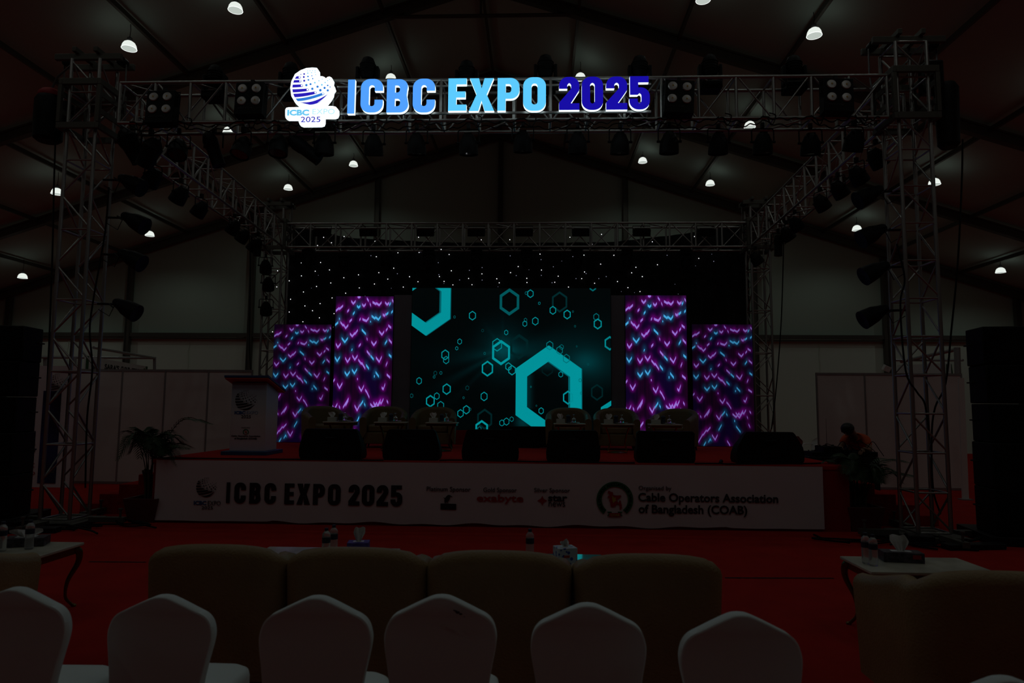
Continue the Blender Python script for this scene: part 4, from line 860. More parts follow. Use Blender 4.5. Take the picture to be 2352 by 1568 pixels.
# ================================================================== ON THE STAGE
def tub_shell(W, D, hb, ha, th, rc, zb, seat, taper=.0, n=44):
    """U-shaped upholstered shell, open towards -Y. hb/ha back and arm heights"""
    path = []; hw = W/2; yb = D/2; yf = -D/2
    m1 = 8
    for i in range(m1): path.append((-hw, yf+(yb-rc-yf)*i/m1))
    for a in range(9): t = radians(180-90*a/8); path.append((-hw+rc+rc*cos(t), yb-rc+rc*sin(t)))
    for i in range(1, 8): path.append((-hw+rc+(W-2*rc)*i/8, yb))
    for a in range(9): t = radians(90-90*a/8); path.append((hw-rc+rc*cos(t), yb-rc+rc*sin(t)))
    for i in range(1, m1+1): path.append((hw, yb-rc+(yf-yb+rc)*i/m1))
    vs = []; fs = []; N = len(path); sec = []
    for i, (x, y) in enumerate(path):
        a, b = path[max(i-1, 0)], path[min(i+1, N-1)]; tx, ty = b[0]-a[0], b[1]-a[1]; l = sqrt(tx*tx+ty*ty); nx, ny = -ty/l, tx/l   # outward
        f = max(0, min(1, (y-yf)/(yb-yf))); f = .35*f+.65*f*f*(3-2*f); h = ha+(hb-ha)*f; h -= .055*(abs(x)/hw)**3*(1 if y > yb-rc*1.3 else .5)
        r = th/2; ring = []; k = 1-taper
        ring.append((x*k, y*k, zb)); ring.append((x*(k+1)/2, y*(k+1)/2, (zb+h)/2)); ring.append((x, y, h-r))
        for q in range(1, 6): t = pi*q/6; ring.append((x-nx*(r-r*cos(t)), y-ny*(r-r*cos(t)), h-r+r*sin(t)))
        ring.append((x-nx*th, y-ny*th, h-r)); ring.append((x-nx*th, y-ny*th, seat)); sec.append(len(ring)); vs += ring
    S = sec[0]
    for i in range(N-1):
        for j in range(S-1): a = i*S+j; fs.append((a, a+S, a+S+1, a+1))
    fs.append(tuple(range(S))); fs.append(tuple((N-1)*S+j for j in range(S-1, -1, -1)))
    m = MB(); m.add(vs, fs); return m
def armchair(label, loc, rz, W, D, hb, ha, leather, name='tub_armchair', rc=.22, th=.12, zb=.08, taper=.04, group=None, legs=True):
    t = thing(name, label, 'armchair', loc, rz, group)
    tub_shell(W, D, hb, ha, th, rc, zb, .3, taper).obj('backrest', leather, t, smooth=60)
    m = MB(); m.box((0, -.02, .36), (W-2*th-.01, D-th-.06, .15)); m.obj('seat_cushion', leather, t, bevel=.04)
    m = MB(); m.box((0, -.01, (zb+.29)/2), (W-2*th*.6, D-th*.9, .29-zb)); m.obj('seat_base', leather, t, bevel=.01)
    for a in (-1, 1):
        for b in (-1, 1): m = MB(); m.tube([(a*(W/2-.12), b*(D/2-.14), zb+.02), (a*(W/2-.10), b*(D/2-.12), 0)], [.026, .014], 10); m.obj('leg', 'woodleg', t)
    return t
def dupname(root, loc, rz, label, tree): return dup(root, loc, rz, label, tree=tree)
sc = [(747, .62, 'olive armchair turned inwards at the left end of the stage row'), (884, .12, 'second olive armchair from the left on stage, before the tall left led panel'), (997, .05, 'third olive armchair from the left, before the left edge of the centre screen'),
      (1305, -.03, 'olive armchair before the big turquoise hexagon on the centre screen'), (1415, -.08, 'olive armchair before the right edge of the centre screen'), (1549, -.55, 'olive armchair turned inwards at the right end of the stage row')]
a0 = None
for px, rz, lb in sc:
    q = aY(px, 960, 13.05); q.z = SH
    if a0 is None: a0 = armchair(lb, q, rz, .86, .74, .775, .60, 'leatherolive', rc=.30, th=.13, group='armchairs in a row on the stage'); at_ = tree_of(a0)
    else: dup(a0, q, rz, lb, tree=at_)
# side tables with their things
def side_table(label, loc, top='marble', fr='gold'):
    t = thing('side_table', label, 'side table', loc, 0, 'side tables on the stage')
    m = MB(); m.box((0, 0, .495), (.55, .34, .02)); m.obj('table_top', top, t, bevel=.004)
    m = MB(); m.box((0, 0, .462), (.52, .31, .045)); m.obj('apron', fr, t, bevel=.006)
    for a in (-1, 1): m = MB(); m.tube(ctrl([(a*.20, 0, .44), (a*.15, 0, .30), (a*.13, 0, .15), (a*.17, 0, .03)], 5), .016, 8); m.obj('leg', fr, t)
    m = MB(); m.lathe([(.0, .0), (.17, .0), (.17, .012), (.12, .025), (.06, .035), (.0, .036)], 28); m.obj('base', fr, t); return t
def tissue_mesh(h=.09, w=.05, seed=1):
    """one folded sheet pulled up out of the slot"""
    r = random.Random(seed); m = MB(); nu, nv = 8, 9; vs = []; fs = []; ln = r.uniform(-.5, .5); tw = r.uniform(-.8, .8)
    for j in range(nv+1):
        f = j/nv; wd = w*(.45+.75*min(1, f*1.6))*(1 if f < .7 else 1-.5*(f-.7)/.3*abs(ln))
        for i in range(nu+1):
            u = i/nu*2-1; a = tw*f; x = u*wd+ln*w*1.2*f*f; y = .010*sin(u*4+f*3+seed)+.006*cos(u*9)
            vs.append((x*cos(a)-y*sin(a), x*sin(a)+y*cos(a), h*f*(1-.10*u*ln)+.006*sin(5*u+seed)*f))
    for j in range(nv):
        for i in range(nu): a = j*(nu+1)+i; fs.append((a, a+1, a+nu+2, a+nu+1))
    k = len(vs); vs += [(x, y+.002, z) for x, y, z in vs]; fs += [tuple(reversed([q+k for q in f])) for f in fs]; m.add(vs, fs); return m
def tissue_box(label, loc, size, mt_, rz=0, seed=1, group=None, h=.09, w=.05):
    t = thing('tissue_box', label, 'tissue box', loc, rz, group); m = MB(); m.box((0, 0, size[2]/2), size); m.obj('carton', mt_, t, bevel=.003)
    m = MB(); m.box((0, 0, size[2]+.0008), (size[0]*.5, size[1]*.4, .0015)); m.obj('slot_film', 'plasticwhite', t)
    o = tissue_mesh(h, w, seed).obj('tissue', 'white', t, smooth=25); o.location = (0, 0, size[2]); return t
tabx = [783, 899, 1016, 1308, 1418, 1527]; TY = 12.05
pos = ['at the far left, by the first armchair', 'second from the left', 'third from the left', 'fourth from the left', 'second from the right', 'at the far right, by the last armchair']
t0 = None
for i, px in enumerate(tabx):
    q = aY(px, 972, TY); q.z = SH; lb = 'small stage side table %s' % pos[i]
    if i in (0, 3):   # darker frames at the left, gold at the right
        t0 = side_table(lb+(', dark gold frame' if i < 3 else ', polished gold frame'), q, 'marble', 'golddark' if i < 3 else 'gold'); tt = tree_of(t0)
    else: dup(t0, q, 0, lb+(', dark gold frame' if i < 3 else ', polished gold frame'), tree=tt)
    z = SH+.506
    tissue_box('small white tissue box on the stage table '+pos[i], (q.x-.155, q.y, z), (.15, .10, .075), 'tissuecarton', 0, i+1, 'white tissue boxes on stage')
    p = thing('plate', 'white saucer on the stage table '+pos[i], 'plate', (q.x+.07, q.y-.02, z), 0, 'white plates on stage')
    m = MB(); m.lathe([(0, 0), (.05, 0), (.11, .014), (.115, .018), (.10, .012), (.05, .005), (0, .005)], 28); m.obj('dish', 'porcelain', p)
    p = thing('goblet', 'upturned glass on the stage table '+pos[i], 'glass', (q.x+.075, q.y-.02, z+.005), 0, 'upturned goblets on stage')
    m = MB(); m.lathe([(.030, .004), (.040, .03), (.038, .065), (.015, .09), (.005, .10), (.005, .135), (.03, .146), (.034, .149), (0, .150)], 20); m.obj('bowl_and_stem', 'glassclear', p)
    p = thing('covered_tumbler', 'dark covered tumbler on the stage table '+pos[i], 'glass', (q.x-.018, q.y+.04, z), 0, 'covered tumblers on stage')
    m = MB(); m.lathe([(.0, .0), (.034, .0), (.036, .09), (.0, .09)], 18); m.obj('tumbler', 'label', p); m = MB(); m.sphere((0, 0, .115), (.042, .042, .032), 16, 8); m.obj('lid', 'label', p)
# wedge monitors
def wedge(x0, x1, ybot, h, label, top=(.80), kind='stage_monitor'):
    a = aY(x0, ybot, 10.0); b = aY(x1, ybot, 10.0); W_ = b.x-a.x; cx = (a.x+b.x)/2; t = thing(kind, label, 'stage monitor', (cx, 9.98, SH), 0, 'wedge monitors along the stage front')
    hw = W_/2; tp = hw*top
    poly = [(-hw*.93, 0), (hw*.93, 0), (hw*.985, .05), (hw, .14), (hw*.96, .24), (tp+.02, h-.03), (tp-.01, h), (-tp+.01, h), (-tp-.02, h-.03), (-hw*.96, .24), (-hw, .14), (-hw*.985, .05)]
    n = len(poly); vs = [(x, 0, z) for x, z in poly]+[(x*.96, .46-.32*z/h, z) for x, z in poly]
    m = MB(); m.add(vs, [tuple(range(n)), tuple(range(2*n-1, n-1, -1))]+[((i+1) % n, i, i+n, (i+1) % n+n) for i in range(n)]); m.obj('cabinet', 'black', t, bevel=.006)
    m = MB(); m.add([(-hw*.8, .463, .03), (hw*.8, .463, .03), (tp*.9, .463-.32*.9+.01, h*.93), (-tp*.9, .463-.32*.9+.01, h*.93)], [(3, 2, 1, 0)]); m.obj('grille', 'grille', t)
    m = MB(); m.box((0, -.004, h*.35), (.24, .008, .12)); m.obj('connector_plate', 'blackmetal', t)
    m = MB(); m.tube([(-.09, -.012, h*.72), (-.07, -.04, h*.72), (.07, -.04, h*.72), (.09, -.012, h*.72)], .010, 6); m.obj('handle', 'blackmetal', t)
    return t
wedge(686, 831, 1056, .445, 'black stage monitor wedge at the left end, beside the podium'); wedge(878, 1010, 1058, .445, 'black stage monitor wedge before the second and third armchairs')
wedge(1060, 1192, 1060, .455, 'black stage monitor wedge before the middle of the centre screen'); wedge(1254, 1379, 1062, .455, 'black stage monitor wedge before the fourth armchair, right of the centre', .86)
wedge(1461, 1598, 1065, .455, 'black stage monitor wedge before the last armchair', .93); wedge(1691, 1848, 1063, .455, 'black stage monitor wedge alone at the right end of the stage', .70)
# confidence display on the stage floor
q0, q1 = aY(1150, 1024, 13.3), aY(1262, 1024, 13.3)
t = thing('floor_display', 'black flat display turned away at the back of the stage, below the centre screen', 'display', ((q0.x+q1.x)/2, 13.3, SH)); w_ = q1.x-q0.x
m = MB(); m.box((0, 0, .21), (w_, .06, .40)); m.obj('cabinet', 'black', t, bevel=.01); m = MB(); m.box((0, .036, .22), (w_-.06, .006, .34)); m.obj('screen', 'glass', t)
m = MB(); m.box((0, -.005, .006), (w_*.6, .25, .012)); m.obj('foot', 'blackmetal', t)
# podium
t = thing('podium', 'white podium with globe logo and blue slanted top at the left of the stage', 'podium')
PY = 10.75; L0 = aY(526, 1040, PY).x; L1 = aY(607, 1040, PY).x; HP = 1.14; dp = .50
m = MB(); xc = (L0+L1)/2; hw = (L1-L0)/2
vs = [(xc-hw, PY, SH+.06), (xc+hw, PY, SH+.06), (xc+hw, PY+dp, SH+.06), (xc-hw, PY+dp, SH+.06), (xc-hw, PY, SH+HP), (xc+hw, PY, SH+HP), (xc+hw, PY+dp, SH+HP-.14), (xc-hw, PY+dp, SH+HP-.14)]
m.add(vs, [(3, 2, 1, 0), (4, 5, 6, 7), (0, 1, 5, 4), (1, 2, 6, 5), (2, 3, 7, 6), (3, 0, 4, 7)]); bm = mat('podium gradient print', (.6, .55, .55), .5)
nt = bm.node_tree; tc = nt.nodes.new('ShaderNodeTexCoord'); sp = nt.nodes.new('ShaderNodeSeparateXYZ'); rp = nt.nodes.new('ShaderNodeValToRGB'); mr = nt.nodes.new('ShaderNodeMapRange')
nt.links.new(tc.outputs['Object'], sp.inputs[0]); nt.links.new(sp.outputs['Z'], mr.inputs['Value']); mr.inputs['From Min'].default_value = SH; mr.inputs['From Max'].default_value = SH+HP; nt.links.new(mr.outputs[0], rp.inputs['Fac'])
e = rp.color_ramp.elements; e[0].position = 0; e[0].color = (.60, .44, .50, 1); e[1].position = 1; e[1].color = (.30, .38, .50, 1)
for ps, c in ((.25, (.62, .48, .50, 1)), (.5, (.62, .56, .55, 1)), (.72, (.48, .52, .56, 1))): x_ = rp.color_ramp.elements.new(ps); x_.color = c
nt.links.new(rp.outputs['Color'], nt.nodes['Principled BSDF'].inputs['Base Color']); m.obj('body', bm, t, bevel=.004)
m = MB(); m.box((xc, PY+dp/2-.02, SH+.03), (2*hw+.16, dp+.20, .06)); m.obj('base', 'podblue', t, bevel=.005)
def slab(z0, z1, mt_, nm, g=0):
    m = MB(); xa, xb, ya, yb = xc-hw-.075+g, xc+hw+.075-g, PY-.13+g, PY+dp+.13-g; sl = .27
    def zz(y, z): return SH+HP+z-sl*(y-PY)
    vs = [(xa, ya, zz(ya, z0)), (xb, ya, zz(ya, z0)), (xb, yb, zz(yb, z0)), (xa, yb, zz(yb, z0)), (xa, ya, zz(ya, z1)), (xb, ya, zz(ya, z1)), (xb, yb, zz(yb, z1)), (xa, yb, zz(yb, z1))]
    m.add(vs, [(3, 2, 1, 0), (4, 5, 6, 7), (0, 1, 5, 4), (1, 2, 6, 5), (2, 3, 7, 6), (3, 0, 4, 7)]); m.obj(nm, mt_, t, bevel=.003)
slab(.04, .075, 'podblue', 'desktop'); slab(.018, .04, 'podred', 'desktop_underside', .01)
py_ = PY-.002; zp = lambda x, y: (480+x/6.535, 840+y/6.535)
g = aY(*zp(560, 510), py_); s_ = .158/243*.98*.9; rings = globe(g.x, g.z, s_*1.28, py_, t, 'ink', 'ink', 'inkgrey'); rings.obj('globe_ring', 'podium', t, smooth=0)
def pp(txt, x0, y0, x1, y1, mt_, b=0): a = aY(*zp(x0, y1), py_); c = aY(*zp(x1, y0), py_); fit_text(txt, a.x, c.x, a.z, c.z, py_, mt_, 'printed_text', t, b, .003)
pp('ICBC', 383, 678, 548, 725, 'inkblue', .045); pp('EXPO', 566, 678, 738, 724, 'inklight', -.005); pp('2025', 482, 738, 630, 784, 'inkgrey', .01); pp('Organised by', 485, 920, 620, 935, 'inkgrey')
pp('Cable Operators Association', 335, 1042, 770, 1066, 'inkgrey', .035); pp('of Bangladesh (COAB)', 380, 1076, 718, 1108, 'inkgrey', .035)
emblem(lambda P_: [zp(553+(x-745)*.075, 992+(y-820)*.075) for x, y in P_], py_, t, .003, False)
rebase(t, (xc, PY, SH))
# cables lying on the stage edge
for pts, lb in (([(372, 1054), (420, 1064), (450, 1063), (500, 1056), (560, 1057), (620, 1057), (690, 1059), (880, 1060)], 'black cable along the left stage edge, drooping over the banner corner'),
                ([(1010, 1060), (1050, 1059), (1190, 1062), (1300, 1064), (1380, 1065), (1460, 1067)], 'black cable along the middle of the stage edge'), ([(1598, 1068), (1650, 1067), (1690, 1069), (1850, 1067), (1885, 1066)], 'black cable along the right stage edge')):
    m = MB(); P3 = []
    for i, (x, y) in enumerate(pts):
        q = aZ(x, y-3, SH+.012)
        if q.y < SF+.02: q.y = SF+.02
        P3.append(q)
    m.tube(ctrl(P3, 6), .011, 6); tag(m.obj('stage_cable', 'cable', smooth=60), lb, 'cable')
t = thing('microphone', 'black microphone lying on the stage edge near the right wedge', 'microphone', aZ(1655, 1060, SH+.03)+V((0, 0, .0)), 1.2)
m = MB(); m.tube([(-.1, 0, 0), (.05, 0, 0.0)], [.012, .018], 10); m.obj('handle', 'blackmetal', t); m = MB(); m.sphere((.075, 0, 0), .028, 12, 8); m.obj('grille', 'blackmetal', t)
# ================================================================== AUDIENCE SIDE
# front row armchairs seen from behind (open towards the stage)
fr = [(490, 1255, .86, 4.10, 'beige front-row armchair at the left of the joined row, its round back highest'), (815, 1271, .86, 4.08, 'beige front-row armchair second in the row, behind the purple tissue box'),
      (1146, 1279, .86, 4.05, 'beige front-row armchair third in the row, behind the single water bottle'), (1492, 1285, .87, 4.02, 'beige front-row armchair at the right end of the row, past a narrow gap')]
f0 = None
for px, py, W_, Y, lb in fr:
    q = aY(px, py, Y); hz = q.z
    if f0 is None: f0 = armchair(lb, (q.x, Y+.36, 0), pi, W_, .74, hz+.006, .68, 'leather', 'lounge_armchair', rc=.11, th=.12, taper=.05, group='beige armchairs in the front row'); ft = tree_of(f0)
    else: dup(f0, (q.x, Y+.36, 0), pi+random.uniform(-.02, .02), lb, tree=ft)
ar = armchair('beige armchair at the lower right, before two water bottles', (2.97, 4.12, 0), pi, .86, .74, .85, .70, 'leather', 'lounge_armchair', rc=.14, th=.13, taper=.05); tar = tree_of(ar)
dup(ar, (3.85, 4.14, 0), pi, 'beige armchair cut by the right edge of the picture', tree=tar)
q = aY(103, 1268, 4.42); dup(ar, (-3.28, 4.33, 0), pi, 'beige armchair at the lower left edge, behind the marble coffee table', tree=tar)
# coffee tables
def coffee_table(label, loc, W_, D_, H_, rz=0, top='marble', frame='golddark', name='coffee_table'):
    t = thing(name, label, 'coffee table', loc, rz, None)
    m = MB(); m.box((0, 0, H_-.0125), (W_, D_, .025)); m.obj('table_top', top, t, bevel=.006)
    m = MB(); m.box((0, -D_/2+.04, H_-.055), (W_-.06, .02, .06)); m.box((0, D_/2-.04, H_-.055), (W_-.06, .02, .06)); m.box((-W_/2+.04, 0, H_-.055), (.02, D_-.09, .06)); m.box((W_/2-.04, 0, H_-.055), (.02, D_-.09, .06)); m.obj('apron', frame, t, bevel=.004)
    for a in (-1, 1):
        for b in (-1, 1):
            x, y = a*(W_/2-.05), b*(D_/2-.05); k = V((a, b, 0)).normalized()
            pts = [V((x, y, H_-.04)), V((x, y, H_-.08))+k*.035, V((x, y, H_*.68))+k*.03, V((x, y, H_*.42))-k*.035, V((x, y, H_*.18))-k*.045, V((x, y, .03))-k*.005, V((x, y, .0))+k*.03]
            P3 = ctrl(pts, 5); n = len(P3); m = MB(); m.tube(P3, [.034-.022*min(1, i/(n*.6))+(.006 if i > n*.9 else 0) for i in range(n)], 10); m.obj('leg', frame, t)
    return t
CT = []
# left table: picture corners far-right (190,1246), near-right (105,1277)
HT = .52
a = aZ(190, 1246, HT); b = aZ(108, 1277, HT); t = coffee_table('cream marble coffee table with curved dark gold legs at the lower left', ((a.x-.62), (a.y+b.y)/2, 0), 1.24, a.y-b.y+.05, HT)
CT.append(t); tl = t.location.copy()
a = aZ(920, 1259, HT); t = coffee_table('pale marble coffee table behind the second armchair with a purple tissue box', (a.x-.55, a.y-.33, 0), 1.1, .66, HT); tm = t.location.copy()
a = aZ(1196, 1270, HT); b = aZ(1372, 1271, HT); t = coffee_table('pale green glass coffee table behind the third armchair, gold legs', ((a.x+b.x)/2+.02, a.y-.33, 0), b.x-a.x+.02, .66, HT, 0, 'palegreen', 'gold'); tg = t.location.copy()
a = aZ(1933, 1277, HT); t = coffee_table('cream marble coffee table before the wide armchair at the right', (a.x+.45, a.y-.25, 0), .92, .52, HT); trr = t.location.copy()
def bottle(label, x, y, z):
    t = thing('water_bottle', label, 'bottle', (x, y, z), 0, 'plastic water bottles')
    m = MB(); prof = [(0, .0), (.026, .0), (.032, .008)]
    for k in range(6): zz = .012+k*.017; prof += [(.031, zz), (.0325, zz+.008)]
    prof += [(.031, .118), (.031, .165), (.0325, .172), (.030, .190), (.018, .205), (.013, .210), (.013, .218)]; m.lathe(prof, 20); m.obj('body', 'clear', t, smooth=60)
    m = MB(); m.shell([(.0325, .122), (.0328, .124), (.0328, .160), (.0325, .162)], 20); m.obj('label_band', 'label', t)
    m = MB(); m.lathe([(.0145, .212), (.0150, .230), (.013, .232), (0, .232)], 16); m.obj('cap', 'label', t); return t
b0 = bottle('water bottle standing behind the dark tissue box on the left marble table', tl.x, tl.y, HT); bt = tree_of(b0)
def put(px, py, lb):
    q = aZ(px, py, HT); q.z = HT+.001; return dup(b0, q, 0, lb, tree=bt)
q = aZ(66, 1261, HT); b0.location = (q.x, q.y, HT+.001)
put(3, 1266, 'water bottle at the very left edge of the picture on the marble table')
put(748, 1283, 'nearer of the two water bottles left of the purple tissue box'); put(765, 1274, 'farther of the two water bottles left of the purple tissue box')
put(1217, 1285, 'single water bottle on the green glass table'); put(1990, 1294, 'left one of the two ribbed water bottles on the right marble table'); put(2007, 1299, 'right one of the two ribbed water bottles on the right marble table')
q = aZ(60, 1252, HT); tissue_box('flat dark flowered tissue box on the left marble table', (q.x, q.y, HT+.001), (.30, .17, .07), 'boxdark', .35, 11, None, .06, .10)
q = aZ(823, 1268, HT); tissue_box('purple tissue box with a tall white tissue on the pale marble table', (q.x, q.y, HT+.001), (.17, .13, .085), 'boxpurple', .15, 5, None, .11, .038)
bb = mat('blue and white flowered carton', (.55, .6, .7), .5); nt = bb.node_tree; vo = nt.nodes.new('ShaderNodeTexVoronoi'); vo.inputs['Scale'].default_value = 26; rp = nt.nodes.new('ShaderNodeValToRGB'); rp.color_ramp.interpolation = 'CONSTANT'
rp.color_ramp.elements[0].color = (.02, .08, .42, 1); rp.color_ramp.elements[1].position = .32; rp.color_ramp.elements[1].color = (.6, .64, .72, 1); tc = nt.nodes.new('ShaderNodeTexCoord'); nt.links.new(tc.outputs['Object'], vo.inputs['Vector']); nt.links.new(vo.outputs['Distance'], rp.inputs['Fac']); nt.links.new(rp.outputs['Color'], nt.nodes['Principled BSDF'].inputs['Base Color'])
q = aZ(1298, 1296, HT); t = tissue_box('blue and white flowered tissue box on the green glass table', (q.x, q.y, HT+.001), (.15, .13, .13), bb, .3, 8, None, .05, .04)
m = MB(); m.box((-.01, -.066, .07), (.045, .002, .018)); m.obj('orange_badge', 'podred', t)
q = aZ(2070, 1288, HT); t = tissue_box('flat dark gold-flowered tissue box on the right marble table', (q.x, q.y, HT+.001), (.29, .14, .075), 'boxdark', -.15, 4, None, .12, .055)
m = MB(); m.box((.09, -.071, .045), (.06, .002, .03)); m.obj('red_badge', 'inkred', t)
# white spandex chairs
def cover_back(m, W=.445, H=.60, th=.052):
    side = [(0, 0), (.028, -.003), (.058, -.014), (.10, -.033), (.145, -.055), (.182, -.074), (.205, -.098), (.217, -.128), (.2215, -.160), (.217, -.200), (.208, -.245), (.198, -.300), (.190, -.36), (.186, -.45), (.186, -.55), (.188, -.60)]
    k = W/.443; P_ = [V((x*k, z, 0)) for x, z in side]; Cv = ctrl(P_, 4); out = [(p.x, p.y) for p in Cv]; full = [(-x, z) for x, z in reversed(out[1:])]+out   # left bottom -> top -> right bottom
    n = len(full); rings = []
    prof = [(-.5, .0075), (-.47, .0025), (-.42, 0.0), (.42, 0.0), (.47, .0025), (.5, .0075)]
    vs = []; fs = []
    for dy, ins in prof:
        for (x, z) in full:
            cx = 0; f = 1-ins/.22; zz = z-ins if z > -.13 else z-ins*max(0, 1-(-z-.13)/.1); lean = .14*(z+.6)
            vs.append((x*f, dy*th*(1) - 0 + lean*.55-.02*(1-(x/.22)**2)*(1 if dy < 0 else .6), zz))
    R_ = len(prof)
    for r in range(R_-1):
        for i in range(n-1): a = r*n+i; fs.append((a, a+1, a+n+1, a+n))
    for r, rev in ((0, False), (R_-1, True)):
        # fill with horizontal strips (left/right pairs)
        h = n//2
        for i in range(h):
            a, b, c, d = r*n+i, r*n+n-1-i, r*n+n-2-i, r*n+i+1
            f = (a, b, c, d) if c != d else (a, b, c)
            fs.append(f if not rev else tuple(reversed(f)))
    m.add(vs, fs)
def banquet(label, loc, rz):
    """faces +Y (towards the stage); origin on the floor under the back"""
    t = thing('banquet_chair', label, 'chair', loc, rz, 'white covered banquet chairs')
    m = MB(); m.m = M4.Translation((0, 0, .93)); cover_back(m); o = m.obj('backrest', 'spandex', t, smooth=50)
    # seat pad
    def rrect(w, d, r, n=6): return [(x, y) for x, y in rr(-w/2, -d/2, w/2, d/2, r)]
    vs = []; fs = []; N = None
    for (w, d, z) in ((.30, .30, .505), (.40, .40, .502), (.435, .425, .492), (.445, .43, .47), (.445, .43, .44)):
        L_ = rrect(w, d, .07); N = len(L_); vs += [(x, y+.24, z-.012*((x/.22)**2)) for x, y in L_]
    for j in range(4):
        for k in range(N): a = j*N+k; b = j*N+(k+1) % N; fs.append((a, a+N, b+N, b))
    fs.append(tuple(range(N))); m = MB(); m.add(vs, fs); m.obj('seat', 'spandex', t, smooth=50)
    # stretched skirt of the cover: taut between the feet
    vs = []; fs = []; L_ = rrect(.445, .43, .07); N = len(L_)
    for j in range(9):
        f = j/8; z = .44*(1-f)
        for (x, y) in L_:
            a = atan2(y, x); corner = abs(sin(2*a)); s = 1+.03*f-(.17*(1-corner)*f*(1.0)); hem = .16*(1-corner)**1.5*(f**6)
            vs.append((x*s, y*s+.24, z+hem))
    for j in range(8):
        for k in range(N): a = j*N+k; b = j*N+(k+1) % N; fs.append((a, a+N, b+N, b))
    m = MB(); m.add(vs, fs); m.obj('skirt', 'spandex', t, smooth=60); return t
bc = [(45, 1347, 2.72, .03, 'white covered chair at the lower left corner, cut by the picture edge'), (382, 1364, 2.86, -.02, 'white covered chair second from the left, its seat showing at the right'), (733, 1366, 2.74, .0, 'white covered chair third from the left'),
      (1016, 1364, 2.77, .02, 'white covered chair near the middle with small dark stains on its back'), (1349, 1383, 2.73, -.02, 'white covered chair right of the middle, under the gap between armchairs'), (1695, 1404, 2.60, .05, 'white covered chair at the right end of the row with wrinkled shoulder')]
c0 = None
for px, py, Y, rz, lb in bc:
    q = aY(px, py, Y+.05)
    if c0 is None: c0 = banquet(lb, (q.x, Y, 0), rz); ctt = tree_of(c0)
    else: c = dup(c0, (q.x, Y, 0), rz, lb, tree=ctt)
    o = c0 if px == 45 else c; o.location.z = 0; o.scale = (1, 1, q.z/.93)
    if px == 1016:
        m = MB(); r_ = random.Random(2)
        for (a, b, s) in ((.062, .885, .006), (.070, .880, .009), (.055, .888, .004), (.082, .874, .007), (.096, .864, .003)): m.sphere((a, -.031+.078*.6*(b-.33)-.0, b), (s, .002, s*.6), 8, 5)
        # stains lie on the cloth
        so = m.obj('stain', 'inkgrey', o); so.location = (0, -.012, 0)
q = aY(2310, 1556, 2.35); dup(c0, (q.x, 2.32, 0), .0, 'white covered chair whose top edge just shows at the lower right corner', tree=ctt).scale = (1, 1, (q.z)/.93)
# ================================================================== PA STACKS
def pa_stack(cx, cy, rz, label, boxes, bw, bd):
    """cabinets stacked: three trapezoid tops on subs; each cabinet is a thing"""
    z = .12; out = []
    nm = ['lowest', 'second from the floor', 'third from the floor', 'fourth from the floor', 'topmost']
    t = thing('speaker_dolly', 'low black platform under the %s speaker stack' % label, 'platform', (cx, cy, 0), rz); m = MB(); m.box((0, 0, .06), (bw+.15, bd+.1, .11)); m.obj('platform_board', 'blackmetal', t, bevel=.01)
    for i, (h, w_, d_) in enumerate(boxes):
        t = thing('speaker_cabinet', 'black loudspeaker cabinet in the %s stack, %s' % (label, nm[i] if i < len(boxes)-1 else 'topmost'), 'loudspeaker', (cx, cy, z+.003), rz, 'loudspeaker stack at the '+label)
        m = MB(); a = w_/2; b = d_/2; k = .60
        vs = [(-a, -b, 0), (a, -b, 0), (a, b*.2, 0), (a*k, b, 0), (-a*k, b, 0), (-a, b*.2, 0)]; vs += [(x, y, h-.01) for x, y, _ in vs]
        m.add(vs, [(5, 4, 3, 2, 1, 0), (6, 7, 8, 9, 10, 11)]+[(j, (j+1) % 6, (j+1) % 6+6, j+6) for j in range(6)]); m.obj('cabinet', 'black', t, bevel=.012)
        m = MB(); m.box((0, -b-.008, h/2-.005), (w_-.06, .016, h-.07)); m.obj('grille', 'grille', t)
        for s in (-1, 1): m = MB(); m.tube([(s*(a+.005), -.08, h*.55), (s*(a+.03), -.07, h*.55), (s*(a+.03), .07, h*.55), (s*(a+.005), .08, h*.55)], .011, 6); m.obj('handle', 'blackmetal', t)
        z += h
b_ = [(.58, .93, .9), (.58, .93, .9), (.50, .90, .8), (.50, .92, .8), (.50, .95, .8)]
q = aY(88, 800, 9.2); pa_stack(q.x-.83, 9.62, .16, 'left edge', b_, .95, .9)
q = aY(2219, 800, 8.95); pa_stack(q.x+.80, 9.35, -.16, 'right edge', b_, .95, .9)
# black cable protectors and gear lying round the tower bases
def floor_gear(cx, cy, label, s=1):
    t = thing('cable_pile', label, 'cables', (cx, cy, 0)); r = random.Random(int(cx*10)); m = MB()
    for j in range(9):
        x0, y0 = r.uniform(-.9, .9)*s, r.uniform(-.35, .3); P_ = []
        for k in range(7): P_.append((x0+r.uniform(-.35, .35)+.12*k*s*(1 if j % 2 else -1), y0+r.uniform(-.22, .22), .014+.02*r.random()+.05*(j % 3 == 0)*sin(k)**2))
        m.tube(ctrl(P_, 5), .012, 6)
    m.obj('cable_coils', 'cable', t, smooth=60)
    m = MB(); m.box((.1*s, -.25, .035), (.75, .16, .07), (0, 0, .15)); m.box((-.35*s, .1, .05), (.3, .22, .10), (0, 0, -.3)); m.obj('distribution_box', 'blackmetal', t, bevel=.01)
floor_gear(-6.2, 9.15, 'tangle of black cables round the foot of the left front tower'); floor_gear(5.8, 9.0, 'tangle of black cables round the foot of the right front tower')
